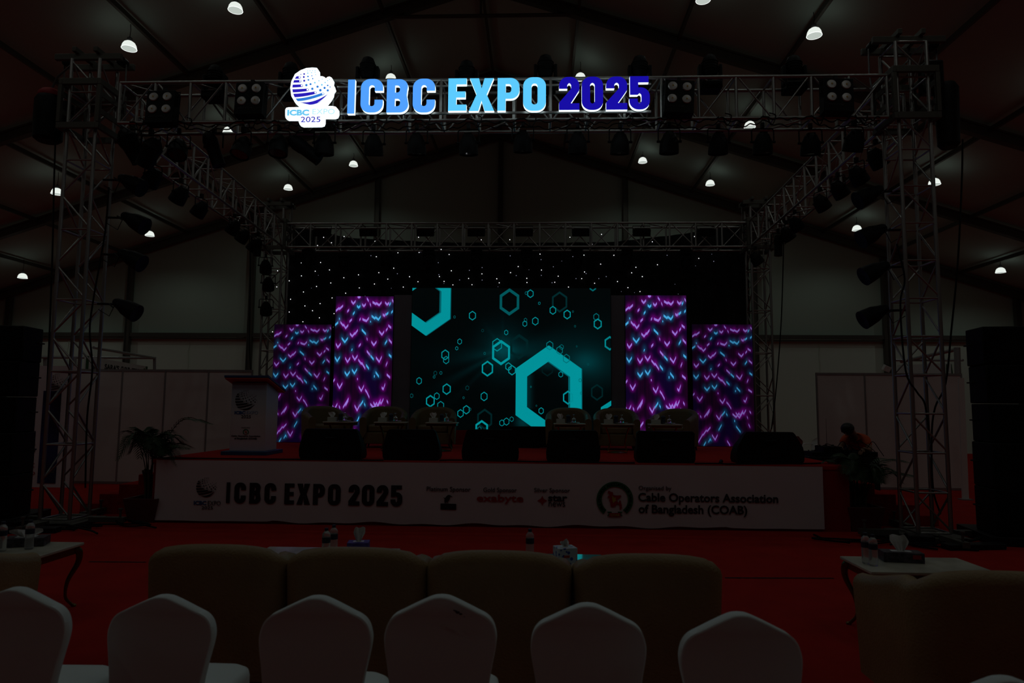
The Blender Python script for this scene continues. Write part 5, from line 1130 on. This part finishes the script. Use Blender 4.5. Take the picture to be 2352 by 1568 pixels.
# ================================================================== PALMS
def palm(label, loc, seed, H=.95, n=13, spread=.55, special=()):
    t = thing('potted_palm', label, 'plant', loc); r = random.Random(seed)
    m = MB(); a, b, h = .19, .25, .34
    vs = [(-a, -a, 0), (a, -a, 0), (a, a, 0), (-a, a, 0), (-b, -b, h), (b, -b, h), (b, b, h), (-b, b, h), (-b+.03, -b+.03, h), (b-.03, -b+.03, h), (b-.03, b-.03, h), (-b+.03, b-.03, h), (-b+.05, -b+.05, h-.06), (b-.05, -b+.05, h-.06), (b-.05, b-.05, h-.06), (-b+.05, b-.05, h-.06)]
    m.add(vs, [(3, 2, 1, 0), (0, 1, 5, 4), (1, 2, 6, 5), (2, 3, 7, 6), (3, 0, 4, 7), (4, 5, 9, 8), (5, 6, 10, 9), (6, 7, 11, 10), (7, 4, 8, 11), (8, 9, 13, 12), (9, 10, 14, 13), (10, 11, 15, 14), (11, 8, 12, 15)])
    m.obj('pot', 'pot', t, bevel=.006)
    m = MB(); m.box((0, 0, h-.07), (2*b-.10, 2*b-.10, .03)); m.obj('soil', 'soil', t)
    for k in range(5):
        m = MB(); x, y = r.uniform(-.07, .07), r.uniform(-.07, .07); m.tube(ctrl([(x, y, h-.06), (x*1.4, y*1.4, h+.2), (x*2.2, y*2.2, h+H*.45)], 5), .014, 8); m.obj('stem', 'stem', t)
    fr_ = []
    for k in range(n): az = 2*pi*k/n+r.uniform(-.25, .25); fr_.append((az, r.uniform(.35, 1.0)*spread, H*r.uniform(.75, 1.1), r.uniform(.10, .35)))
    for (az, sp, hh) in special: fr_.append((az, sp, hh, .05))
    for az, sp, hh, dr in fr_:
        c_, s_ = cos(az), sin(az); bx, by = r.uniform(-.06, .06), r.uniform(-.06, .06)
        pts = [V((bx, by, h)), V((bx+c_*sp*.15, by+s_*sp*.15, h+hh*.55)), V((bx+c_*sp*.5, by+s_*sp*.5, h+hh*.95)), V((bx+c_*sp*.85, by+s_*sp*.85, h+hh*1.0)), V((bx+c_*sp*1.25, by+s_*sp*1.25, h+hh*(1.0-dr)))]
        R_ = ctrl(pts, 9); m = MB(); N = len(R_); m.tube(R_, [.008-.006*i/N for i in range(N)], 5)
        for i in range(int(N*.36), N):
            d = (R_[min(i+1, N-1)]-R_[i-1]).normalized(); side = d.cross(V((0, 0, 1))); side = side.normalized() if side.length > .01 else V((s_, -c_, 0)); upv = side.cross(d)
            f = (i-N*.36)/(N*.64); L_ = (.24*sin(pi*min(1, .22+f*.78))+.03)*(1 if hh < 1.3 else .7)
            for sg in (-1, 1):
                q0 = R_[i]; dirv = (side*sg*.85+d*.65+upv*.15).normalized(); q1 = q0+dirv*L_*.5+V((0, 0, -.008)); q2 = q0+dirv*L_+V((0, 0, -.30*L_)); wv = d*.011
                m.add([q0-wv*.4, q0+wv*.4, q1+wv, q1-wv, q2], [(0, 1, 2, 3), (3, 2, 4)])
        m.obj('frond', 'leaf', t, smooth=0)
    return t
q = aZ(322, 1200, 0); palm('potted palm between the left stage steps and the stage corner', (q.x, q.y+.2, 0), 3, .86, 15, .42, ((.25, .62, 1.12), (-.3, .55, .75)))
q = aZ(1982, 1222, 0); palm('potted palm at the right stage corner before the red steps', (q.x+.06, q.y+.22, 0), 8, .60, 17, .40, ((.3, .66, .62), (-.15, .56, .45)))
# ================================================================== BOOTH PARTITIONS
def booth_wall(px0, px1, n, Y, H, label, z0=0):
    a = aY(px0, 950, Y).x; b = aY(px1, 950, Y).x; t = thing('booth_partition', label, 'partition', ((a+b)/2, Y, 0)); off = -(a+b)/2; W_ = (b-a)/n
    for k in range(n): m = MB(); m.box((off+a+W_*(k+.5), 0, H/2), (W_-.04, .012, H-.10)); m.obj('panel', 'panel', t)
    for k in range(n+1): m = MB(); m.lathe([(.022, 0), (.022, H)], 8, at=(off+a+W_*k, 0, 0)); m.obj('post', 'profile', t)
    m = MB(); m.box((0, 0, H-.025), (b-a, .035, .05)); m.obj('top_rail', 'profile', t); m = MB(); m.box((0, 0, .03), (b-a, .03, .05)); m.obj('bottom_rail', 'profile', t); return t
booth_wall(178, 575, 4, 14.3, 2.42, 'row of white partition panels behind the left stage steps')
booth_wall(1878, 2212, 3, 14.9, 2.46, 'row of white partition panels behind the right front tower')
# printed booth wall left of the tower
t = thing('printed_wall', 'white booth wall with globe mark above a dark blue picture panel, behind the left tower', 'booth wall')
WY = 13.6; a = aY(62, 980, WY).x; b = aY(166, 980, WY).x; zt0 = aY(110, 840, WY).z
m = MB(); m.box(((a+b)/2, WY+.03, zt0/2), (b-a, .05, zt0)); m.obj('wall_board', 'banner', t)
wp = lambda x, y: (60+x/4.9, 800+y/4.9)
def wall_rect(x0, y0, x1, y1, mt_, nm): p = aY(*wp(x0, y1), WY); q = aY(*wp(x1, y0), WY); m = MB(); m.box(((p.x+q.x)/2, WY-.002, (p.z+q.z)/2), (q.x-p.x, .012, q.z-p.z)); m.obj(nm, mt_, t)
sm_ = mat('navy picture print', (.012, .02, .09), .45, var=.9, vscale=1.6); wall_rect(125, 478, 400, 1515, sm_, 'picture_panel')
g = aY(*wp(350, 385), WY-.004); rings = globe(g.x, g.z, .21/243, WY-.004, t, 'inkgrey', 'inkgrey', 'inkgrey'); rings.obj('globe_ring', 'banner', t, smooth=0)
p = aY(*wp(225, 1400), WY-.01); q = aY(*wp(335, 1350), WY-.01); fit_text('star', p.x, q.x, p.z, q.z, WY-.012, 'inkgrey', 'printed_text', t, .03)
for ch, px_, py_0, mt_ in (('a', 77, 1018, 'inkgrey'), ('o', 77, 1034, 'inkgrey'), ('C', 75, 1068, 'inkred'), ('p', 76, 1088, 'inkred')):
    p = aY(px_-4, py_0+5, WY-.01); q = aY(px_+4, py_0-5, WY-.01); fit_text(ch, p.x, q.x, p.z, q.z, WY-.003, mt_, 'printed_text', t)
rebase(t, ((a+b)/2, WY, 0))
# far booth frame with fascia sign
t = thing('booth_sign', 'white booth fascia lettered SARA\'S CLOUD KITCHEN above the left partition', 'sign')
A = aY(196, 821, 15.6); B = aY(338, 838, 20.2); hz = .52; d = B-A; L_ = sqrt(d.x**2+d.y**2); ang = atan2(d.y, d.x)
m = MB(); m.box((L_/2, 0, -hz/2), (L_, .04, hz)); m.obj('fascia_board', 'plasticwhite', t)
cm = [('SARA\'S', .26, .50), ('CLOUD', .53, .70), ('KITCHEN', .73, .91)]
for i, (s, u0, u1) in enumerate(cm):
    # the board is read from its right-hand side, facing the camera
    fit_text(s, L_*(.16+(u0-.16)*.93), L_*(.16+(u1-.16)*.93), -.265, -.115, -.021, 'ink', 'lettering', t, .03, .004)
for u in (.015, .975): m = MB(); m.box((L_*u, -.024, -hz/2), (.16, .006, hz)); m.obj('green_end', 'inkgreen', t)
m = MB(); m.lathe([(.13, 0), (.13, .004), (.10, .004), (.10, 0)], 20); o = m.obj('green_ring', 'inkgreen', t, loc=(L_*.93, -.022, -.20), rot=(pi/2, 0, 0)); m = MB(); m.lathe([(0, .004), (.04, .004), (.04, 0)], 7); o = m.obj('red_mark', 'inkred', t, loc=(L_*.93, -.022, -.20), rot=(pi/2, 0, 0))
m = MB(); m.sphere((L_*.10, -.02, -.22), (.12, .01, .12), 16, 8); m.obj('globe_mark', 'inkgrey', t)
t.location = (A.x, A.y, (A.z+B.z)/2); t.rotation_euler = (0, 0, ang)
t = thing('exhibition_stand', 'white aluminium booth frame standing above the left partition', 'booth')
def fr_tube(pts, r=.035): m = MB(); m.tube([aY(*p) for p in pts], r, 8); m.obj('frame_bar', 'profile', t)
fr_tube([(85, 820, 16.5), (355, 822, 20.5)]); fr_tube([(215, 798, 16.0), (355, 822, 20.5)]); fr_tube([(355, 820, 20.5), (354, 1040, 20.5)], .045); fr_tube([(104, 822, 16.8), (106, 860, 16.8), (112, 1120, 16.8)], .05); fr_tube([(172, 820, 17), (176, 1110, 17)], .04)
c_ = aY(355, 1040, 20.5); rebase(t, (c_.x, c_.y, 0))
t = thing('exhibition_stand', 'white booth frame with blank fascia above the right partition', 'booth')
def fr2(pts, r=.035, mt_='profile', nm='frame_bar'): m = MB(); m.tube([aY(*p) for p in pts], r, 8); m.obj(nm, mt_, t)
fr2([(2070, 830, 19.), (2198, 802, 16.5)], .045); fr2([(2198, 798, 16.5), (2208, 1100, 16.5)], .07); fr2([(2052, 827, 19), (2212, 827, 17)], .03)
A = aY(2062, 838, 18.5); B = aY(2184, 834, 16.6); m = MB(); d = B-A; m.add([A+V((0, 0, -.42)), B+V((0, 0, -.42)), B, A, A+V((0, .04, -.42)), B+V((0, .04, -.42)), B+V((0, .04, 0)), A+V((0, .04, 0))], [(0, 1, 2, 3), (7, 6, 5, 4), (0, 4, 5, 1), (3, 2, 6, 7), (1, 5, 6, 2), (0, 3, 7, 4)]); m.obj('fascia_board', 'plasticwhite', t)
P0 = A.lerp(B, .93); m = MB(); m.add([P0+V((-.05, -.01, -.42)), P0+V((.14, -.02, -.42)), P0+V((.10, -.02, -.02)), P0+V((-.02, -.01, -.02))], [(0, 1, 2, 3)]); m.obj('green_stripe', 'inkgreen', t)
rebase(t, (aY(2208, 1100, 16.5).x, 16.5, 0))
# ================================================================== CONTROL TABLE, PERSON, CHAIRS AT THE RIGHT
TX, TYy, TZ = 5.92, 11.55, 1.00
t = thing('control_table', 'black-clothed control table right of the stage with mixers and cables', 'table')
a = aY(1852, 1045, 11.5); b = aY(2012, 1045, 11.5); TX = (a.x+b.x)/2; TW = b.x-a.x; TZ = a.z-.02
m = MB(); m.box((TX, 11.7, TZ-.015), (TW, .62, .03)); m.obj('table_top', 'blackmetal', t, bevel=.004)
m = MB(); vs = []; fs = []; per = []
for (x0, y0, x1, y1) in ((TX-TW/2, 11.39, TX+TW/2, 11.39), (TX+TW/2, 11.39, TX+TW/2, 12.01), (TX+TW/2, 12.01, TX-TW/2, 12.01), (TX-TW/2, 12.01, TX-TW/2, 11.39)):
    for i in range(16): per.append((x0+(x1-x0)*i/16, y0+(y1-y0)*i/16))
n = len(per)
for j in range(5):
    for i, (x, y) in enumerate(per): f = 1-j/4; vs.append((x+(x-TX)*.03*f*sin(i*1.9), y+.018*f*sin(i*2.3), .01+(TZ-.03)*(j/4)))
for j in range(4):
    for i in range(n): fs.append((j*n+i, j*n+(i+1) % n, (j+1)*n+(i+1) % n, (j+1)*n+i))
m.add(vs, fs); m.obj('table_cloth', 'starcloth', t, smooth=60); rebase(t, (TX, 11.7, 0))
def gear(px, w_, d_, h_, label, name='mixing_desk', cat='mixer', y=11.68, tilt=.08):
    x = aY(px, 1040, y).x; t = thing(name, label, cat, (x, y, TZ+.002)); m = MB(); m.box((0, 0, h_/2), (w_, d_, h_)); m.obj('housing', 'black', t, bevel=.006)
    r = random.Random(px); 
    for k in range(8): m = MB(); m.lathe([(.010, 0), (.010, .02), (0, .022)], 8, at=(-w_*.4+w_*.8*k/7, r.uniform(-.3, .3)*d_, h_)); m.obj('knob', 'blackmetal', t)
    return t
gear(1880, .34, .38, .07, 'flat black device at the left end of the control table', 'controller', 'controller'); gear(1903, .30, .36, .16, 'black rack mixer with antenna on the control table'); gear(1930, .26, .30, .11, 'black mixer in front of the bending person'); gear(1975, .40, .40, .08, 'black lighting desk at the right of the control table', 'lighting_desk', 'controller')
x = aY(1900, 1010, 11.7).x; m = MB(); m.tube([(x, 11.72, TZ+.17), (x, 11.72, TZ+.62)], [.004, .002], 5); tag(m.obj('antenna', 'blackmetal'), 'thin upright antenna on the control table mixer', 'antenna')
m = MB(); r = random.Random(4)
for j in range(9): x0 = TX-.35+.1*j; m.tube(ctrl([(x0, 11.6, TZ+.10), (x0+r.uniform(-.1, .1), 11.5, TZ+.22+r.uniform(-.05, .05)), (x0+.15, 11.46, TZ+.12), (x0+.2, 11.42, TZ+.02)], 5), .006, 5)
tag(m.obj('patch_cables', 'cable', smooth=60), 'bunch of thin black patch cables rising from the control table', 'cables')
# plastic chairs
def plastic_chair(label, x, y, rz, mt_):
    t = thing('plastic_chair', label, 'chair', (x, y, 0), rz)
    m = MB(); vs = []; fs = []; nu, nv = 10, 12
    for j in range(nv+1):
        f = j/nv; z = .45+.42*f; hw_ = .20+.03*sin(pi*f*.9)-.10*max(0, f-.75)/.25*(1)
        for i in range(nu+1): u = i/nu*2-1; vs.append((u*hw_, .20+.07*f-.06*u*u, z-.05*u*u*f**3))
    for j in range(nv):
        for i in range(nu): a = j*(nu+1)+i; fs.append((a, a+1, a+nu+2, a+nu+1))
    k = len(vs); vs += [(x, y+.012, z) for x, y, z in vs]; fs += [tuple(reversed([q+k for q in f])) for f in fs]; m.add(vs, fs); m.obj('backrest', mt_, t, smooth=60)
    m = MB(); m.box((0, 0, .44), (.42, .42, .03)); m.obj('seat', mt_, t, bevel=.012)
    for a in (-1, 1):
        for b in (-1, 1): m = MB(); m.tube([(a*.18, b*.17, .43), (a*.22, b*.21, 0)], [.022, .016], 8); m.obj('leg', mt_, t)
    for a in (-1, 1): m = MB(); m.tube(ctrl([(a*.20, .19, .66), (a*.235, .02, .67), (a*.225, -.17, .64), (a*.205, -.19, .44)], 5), .018, 8); m.obj('armrest', mt_, t)
    return t
q = aY(1868, 1006, 20.3); c1 = plastic_chair('white plastic chair far behind the control table, beside the right partition', q.x, q.y, -1.1, 'plasticwhite')
q = aY(1846, 1012, 20.6); c2 = plastic_chair('dark red plastic chair mostly hidden behind the right stage wedge', q.x-.35, q.y, -1.0, mat('red plastic', (.22, .03, .03), .4)); c2.scale = (1, 1, 1)
# person bending over the table
def skin(name, nodes, edges, mt_, parent, sub=2, root=0):
    me = bpy.data.meshes.new(name); me.from_pydata([n[0] for n in nodes], edges, []); me.materials.append(K(mt_)); o = bpy.data.objects.new(name, me); COL.objects.link(o); o.parent = parent
    o.modifiers.new('skin', 'SKIN').use_smooth_shade = True
    for i, n in enumerate(nodes):
        r = n[1] if isinstance(n[1], tuple) else (n[1], n[1]); me.skin_vertices[0].data[i].radius = r; me.skin_vertices[0].data[i].use_root = (i == root)
    s = o.modifiers.new('sub', 'SUBSURF'); s.levels = s.render_levels = sub; return o
hp = aY(1948, 988, 11.75)     # head centre
t = thing('person', 'person in an orange-red shirt bending over the control table right of the stage', 'person')
X, Y_, Z_ = hp.x, hp.y, hp.z
pel = V((X+.42, Y_+.62, .98)); che = V((X+.24, Y_+.30, Z_-.16)); nek = V((X+.12, Y_+.10, Z_-.06))
sl = V((X+.06, Y_+.22, Z_-.13)); sr = V((X+.34, Y_+.10, Z_-.14)); el = V((X-.09, Y_+.13, Z_-.30)); er = V((X+.30, Y_-.10, Z_-.33)); hl = V((X-.13, Y_-.05, TZ+.12)); hr = V((X+.14, Y_-.22, TZ+.13))
kn = [pel+V((-.10, -.02, -.44)), pel+V((.12, .02, -.44))]; an = [pel+V((-.10, .02, -.89)), pel+V((.13, .06, -.89))]; to = [a+V((-.04, -.17, -.03)) for a in an]
mid = (pel+che)/2+V((.02, .02, .04)); hipl, hipr = pel+V((-.10, 0, -.05)), pel+V((.11, 0, -.05))
nodes = [(pel, (.15, .12)), (mid, (.14, .11)), (che, (.165, .12)), (nek, .06), (hp+V((.03, .02, -.01)), .085), (sl, .065), (el, .045), (hl, .030), (sr, .065), (er, .045), (hr, .030),
         (hipl, .095), (kn[0], .062), (an[0], .042), (to[0], .038), (hipr, .095), (kn[1], .062), (an[1], .042), (to[1], .038), (hp+V((-.03, -.04, .0)), .080)]
ed = [(0, 1), (1, 2), (2, 3), (3, 4), (2, 5), (5, 6), (6, 7), (2, 8), (8, 9), (9, 10), (0, 11), (11, 12), (12, 13), (13, 14), (0, 15), (15, 16), (16, 17), (17, 18), (4, 19)]
# fingers as further branches of the same body surface
for wi, (h, dv) in ((7, (hl, V((-.05, -.10, -.05)))), (10, (hr, V((-.09, -.08, -.05))))):
    palm_ = h+dv*.55; pi_ = len(nodes); nodes.append((palm_, (.030, .018))); ed.append((wi, pi_)); dn = dv.normalized(); sv = dn.cross(V((0, 0, 1))).normalized()
    for k, (o_, L_) in enumerate(((-.028, .062), (-.010, .074), (.009, .068), (.027, .052))):
        k1 = palm_+sv*o_+dn*.030; k2 = k1+dn*L_*.55+V((0, 0, -.006)); k3 = k2+dn*L_*.35+V((0, 0, -.024)); b0_ = len(nodes); nodes += [(k1, .0095), (k2, .0085), (k3, .0075)]; ed += [(pi_, b0_), (b0_, b0_+1), (b0_+1, b0_+2)]
    th = palm_-dn*.01+sv*(-.035 if wi == 10 else .035); b0_ = len(nodes); nodes += [(th, .011), (th+dn*.035+sv*(-.014 if wi == 10 else .014)+V((0, 0, -.012)), .009)]; ed += [(pi_, b0_), (b0_, b0_+1)]
skin('body', nodes, ed, 'skin', t, 2)
fd = V((-.55, -.62, -.42)).normalized(); hc = hp+V((-.02, -.02, -.005)); sd = fd.cross(V((0, 0, 1))).normalized(); ud = sd.cross(fd)
m = MB(); p = hc+fd*.098-ud*.008; m.add([p-sd*.014-ud*.018, p+sd*.014-ud*.018, p+ud*.035, p+fd*.024-ud*.016], [(0, 1, 3), (1, 2, 3), (2, 0, 3), (0, 2, 1)]); m.obj('nose', 'skin', t)
for s in (-1, 1):
    m = MB(); m.sphere(hc+fd*.082+sd*s*.030+ud*.018, .011, 10, 6); m.obj('eye', 'hair', t); m = MB(); m.sphere(hc+sd*s*.088-ud*.005, (.014, .022, .03), 10, 6); m.obj('ear', 'skin', t)
m = MB(); m.tube([hc+fd*.088-ud*.042-sd*.022, hc+fd*.094-ud*.045, hc+fd*.088-ud*.042+sd*.022], .005, 6); m.obj('mouth', 'inkred', t)
m = MB(); m.sphere(hc-fd*.022+ud*.028, (.107, .107, .10), 20, 12); m.sphere(hc-fd*.05-ud*.02, (.088, .088, .085), 16, 10); m.sphere(hc+ud*.075+fd*.03, (.07, .07, .045), 14, 8); m.obj('hair', 'hair', t)
skin('shirt', [(pel+V((0, 0, .04)), (.165, .14)), (mid, (.155, .125)), (che+V((0, 0, .0)), (.18, .135)), (nek+V((.04, .05, -.03)), .075), (sl, .078), (sl.lerp(el, .7), .062), (sr, .078), (sr.lerp(er, .7), .062)], [(0, 1), (1, 2), (2, 3), (2, 4), (4, 5), (2, 6), (6, 7)], 'shirt', t, 2)
skin('trousers', [(pel+V((0, 0, -.02)), (.155, .13)), (hipl, .105), (kn[0], .078), (an[0]+V((0, 0, .03)), .062), (hipr, .105), (kn[1], .078), (an[1]+V((0, 0, .03)), .062)], [(0, 1), (1, 2), (2, 3), (0, 4), (4, 5), (5, 6)], 'trousers', t, 2)
for a, b in zip(an, to): m = MB(); c = (a+b)/2; m.sphere((c.x, c.y, .05), (.055, .14, .05), 14, 8); m.obj('shoe', 'black', t)
rebase(t, (pel.x, pel.y, 0))
a = aY(2217, 1137, 13.4); b = aY(2207, 868, 13.4); t = thing('white_post', 'slim white post standing left of the right speaker stack', 'post', (a.x, 13.4, 0)); h_ = b.z
m = MB(); m.add([(-.055, -.02, 0), (.055, -.02, 0), (.055, .02, 0), (-.055, .02, 0), (b.x-a.x-.05, -.02, h_), (b.x-a.x+.05, -.02, h_), (b.x-a.x+.05, .02, h_), (b.x-a.x-.05, .02, h_)], [(3, 2, 1, 0), (4, 5, 6, 7), (0, 1, 5, 4), (1, 2, 6, 5), (2, 3, 7, 6), (3, 0, 4, 7)]); m.obj('post_board', 'panel', t)
m = MB(); m.box((0, 0, .01), (.2, .16, .02)); m.obj('foot', 'profile', t)
# small floodlight on the gable post at the right
q = aY(2036, 846, 26.6); t = thing('wall_floodlight', 'small white floodlight on a gable post above the right partition', 'floodlight', q, .3, rot=(.35, .3, .4))
m = MB(); m.box((0, 0, 0), (.32, .12, .22)); m.obj('housing', 'plasticwhite', t, bevel=.01); m = MB(); m.box((.1, .12, .12), (.05, .2, .06)); m.obj('bracket', 'blackmetal', t)
# seams of the carpet: strips laid over the floor
def seam(pts, label):
    m = MB(); r = random.Random(len(pts)); P_ = [aZ(x, y, 0) for x, y in pts]; a, b = P_[0], P_[-1]; n = 60; up_ = []; lo_ = []
    for i in range(n+1): p = a.lerp(b, i/n); up_.append((p.x, p.y+.012+.01*r.random(), .003)); lo_.append((p.x, p.y-.012-.012*r.random(), .003))
    vs = up_+lo_; m.add(vs, [(i, i+n+1, i+n+2, i+1) for i in range(n)]); tag(m.obj('carpet_tape', 'cable'), label, 'carpet seam')
seam([(205, 1290), (335, 1291)], 'dark ragged carpet seam between the left table and the front armchairs'); seam([(1665, 1327), (1915, 1328)], 'dark ragged carpet seam between the front armchairs and the right armchair')
print('objects', len(bpy.data.objects), 'top', sum(1 for o in bpy.data.objects if o.parent is None))
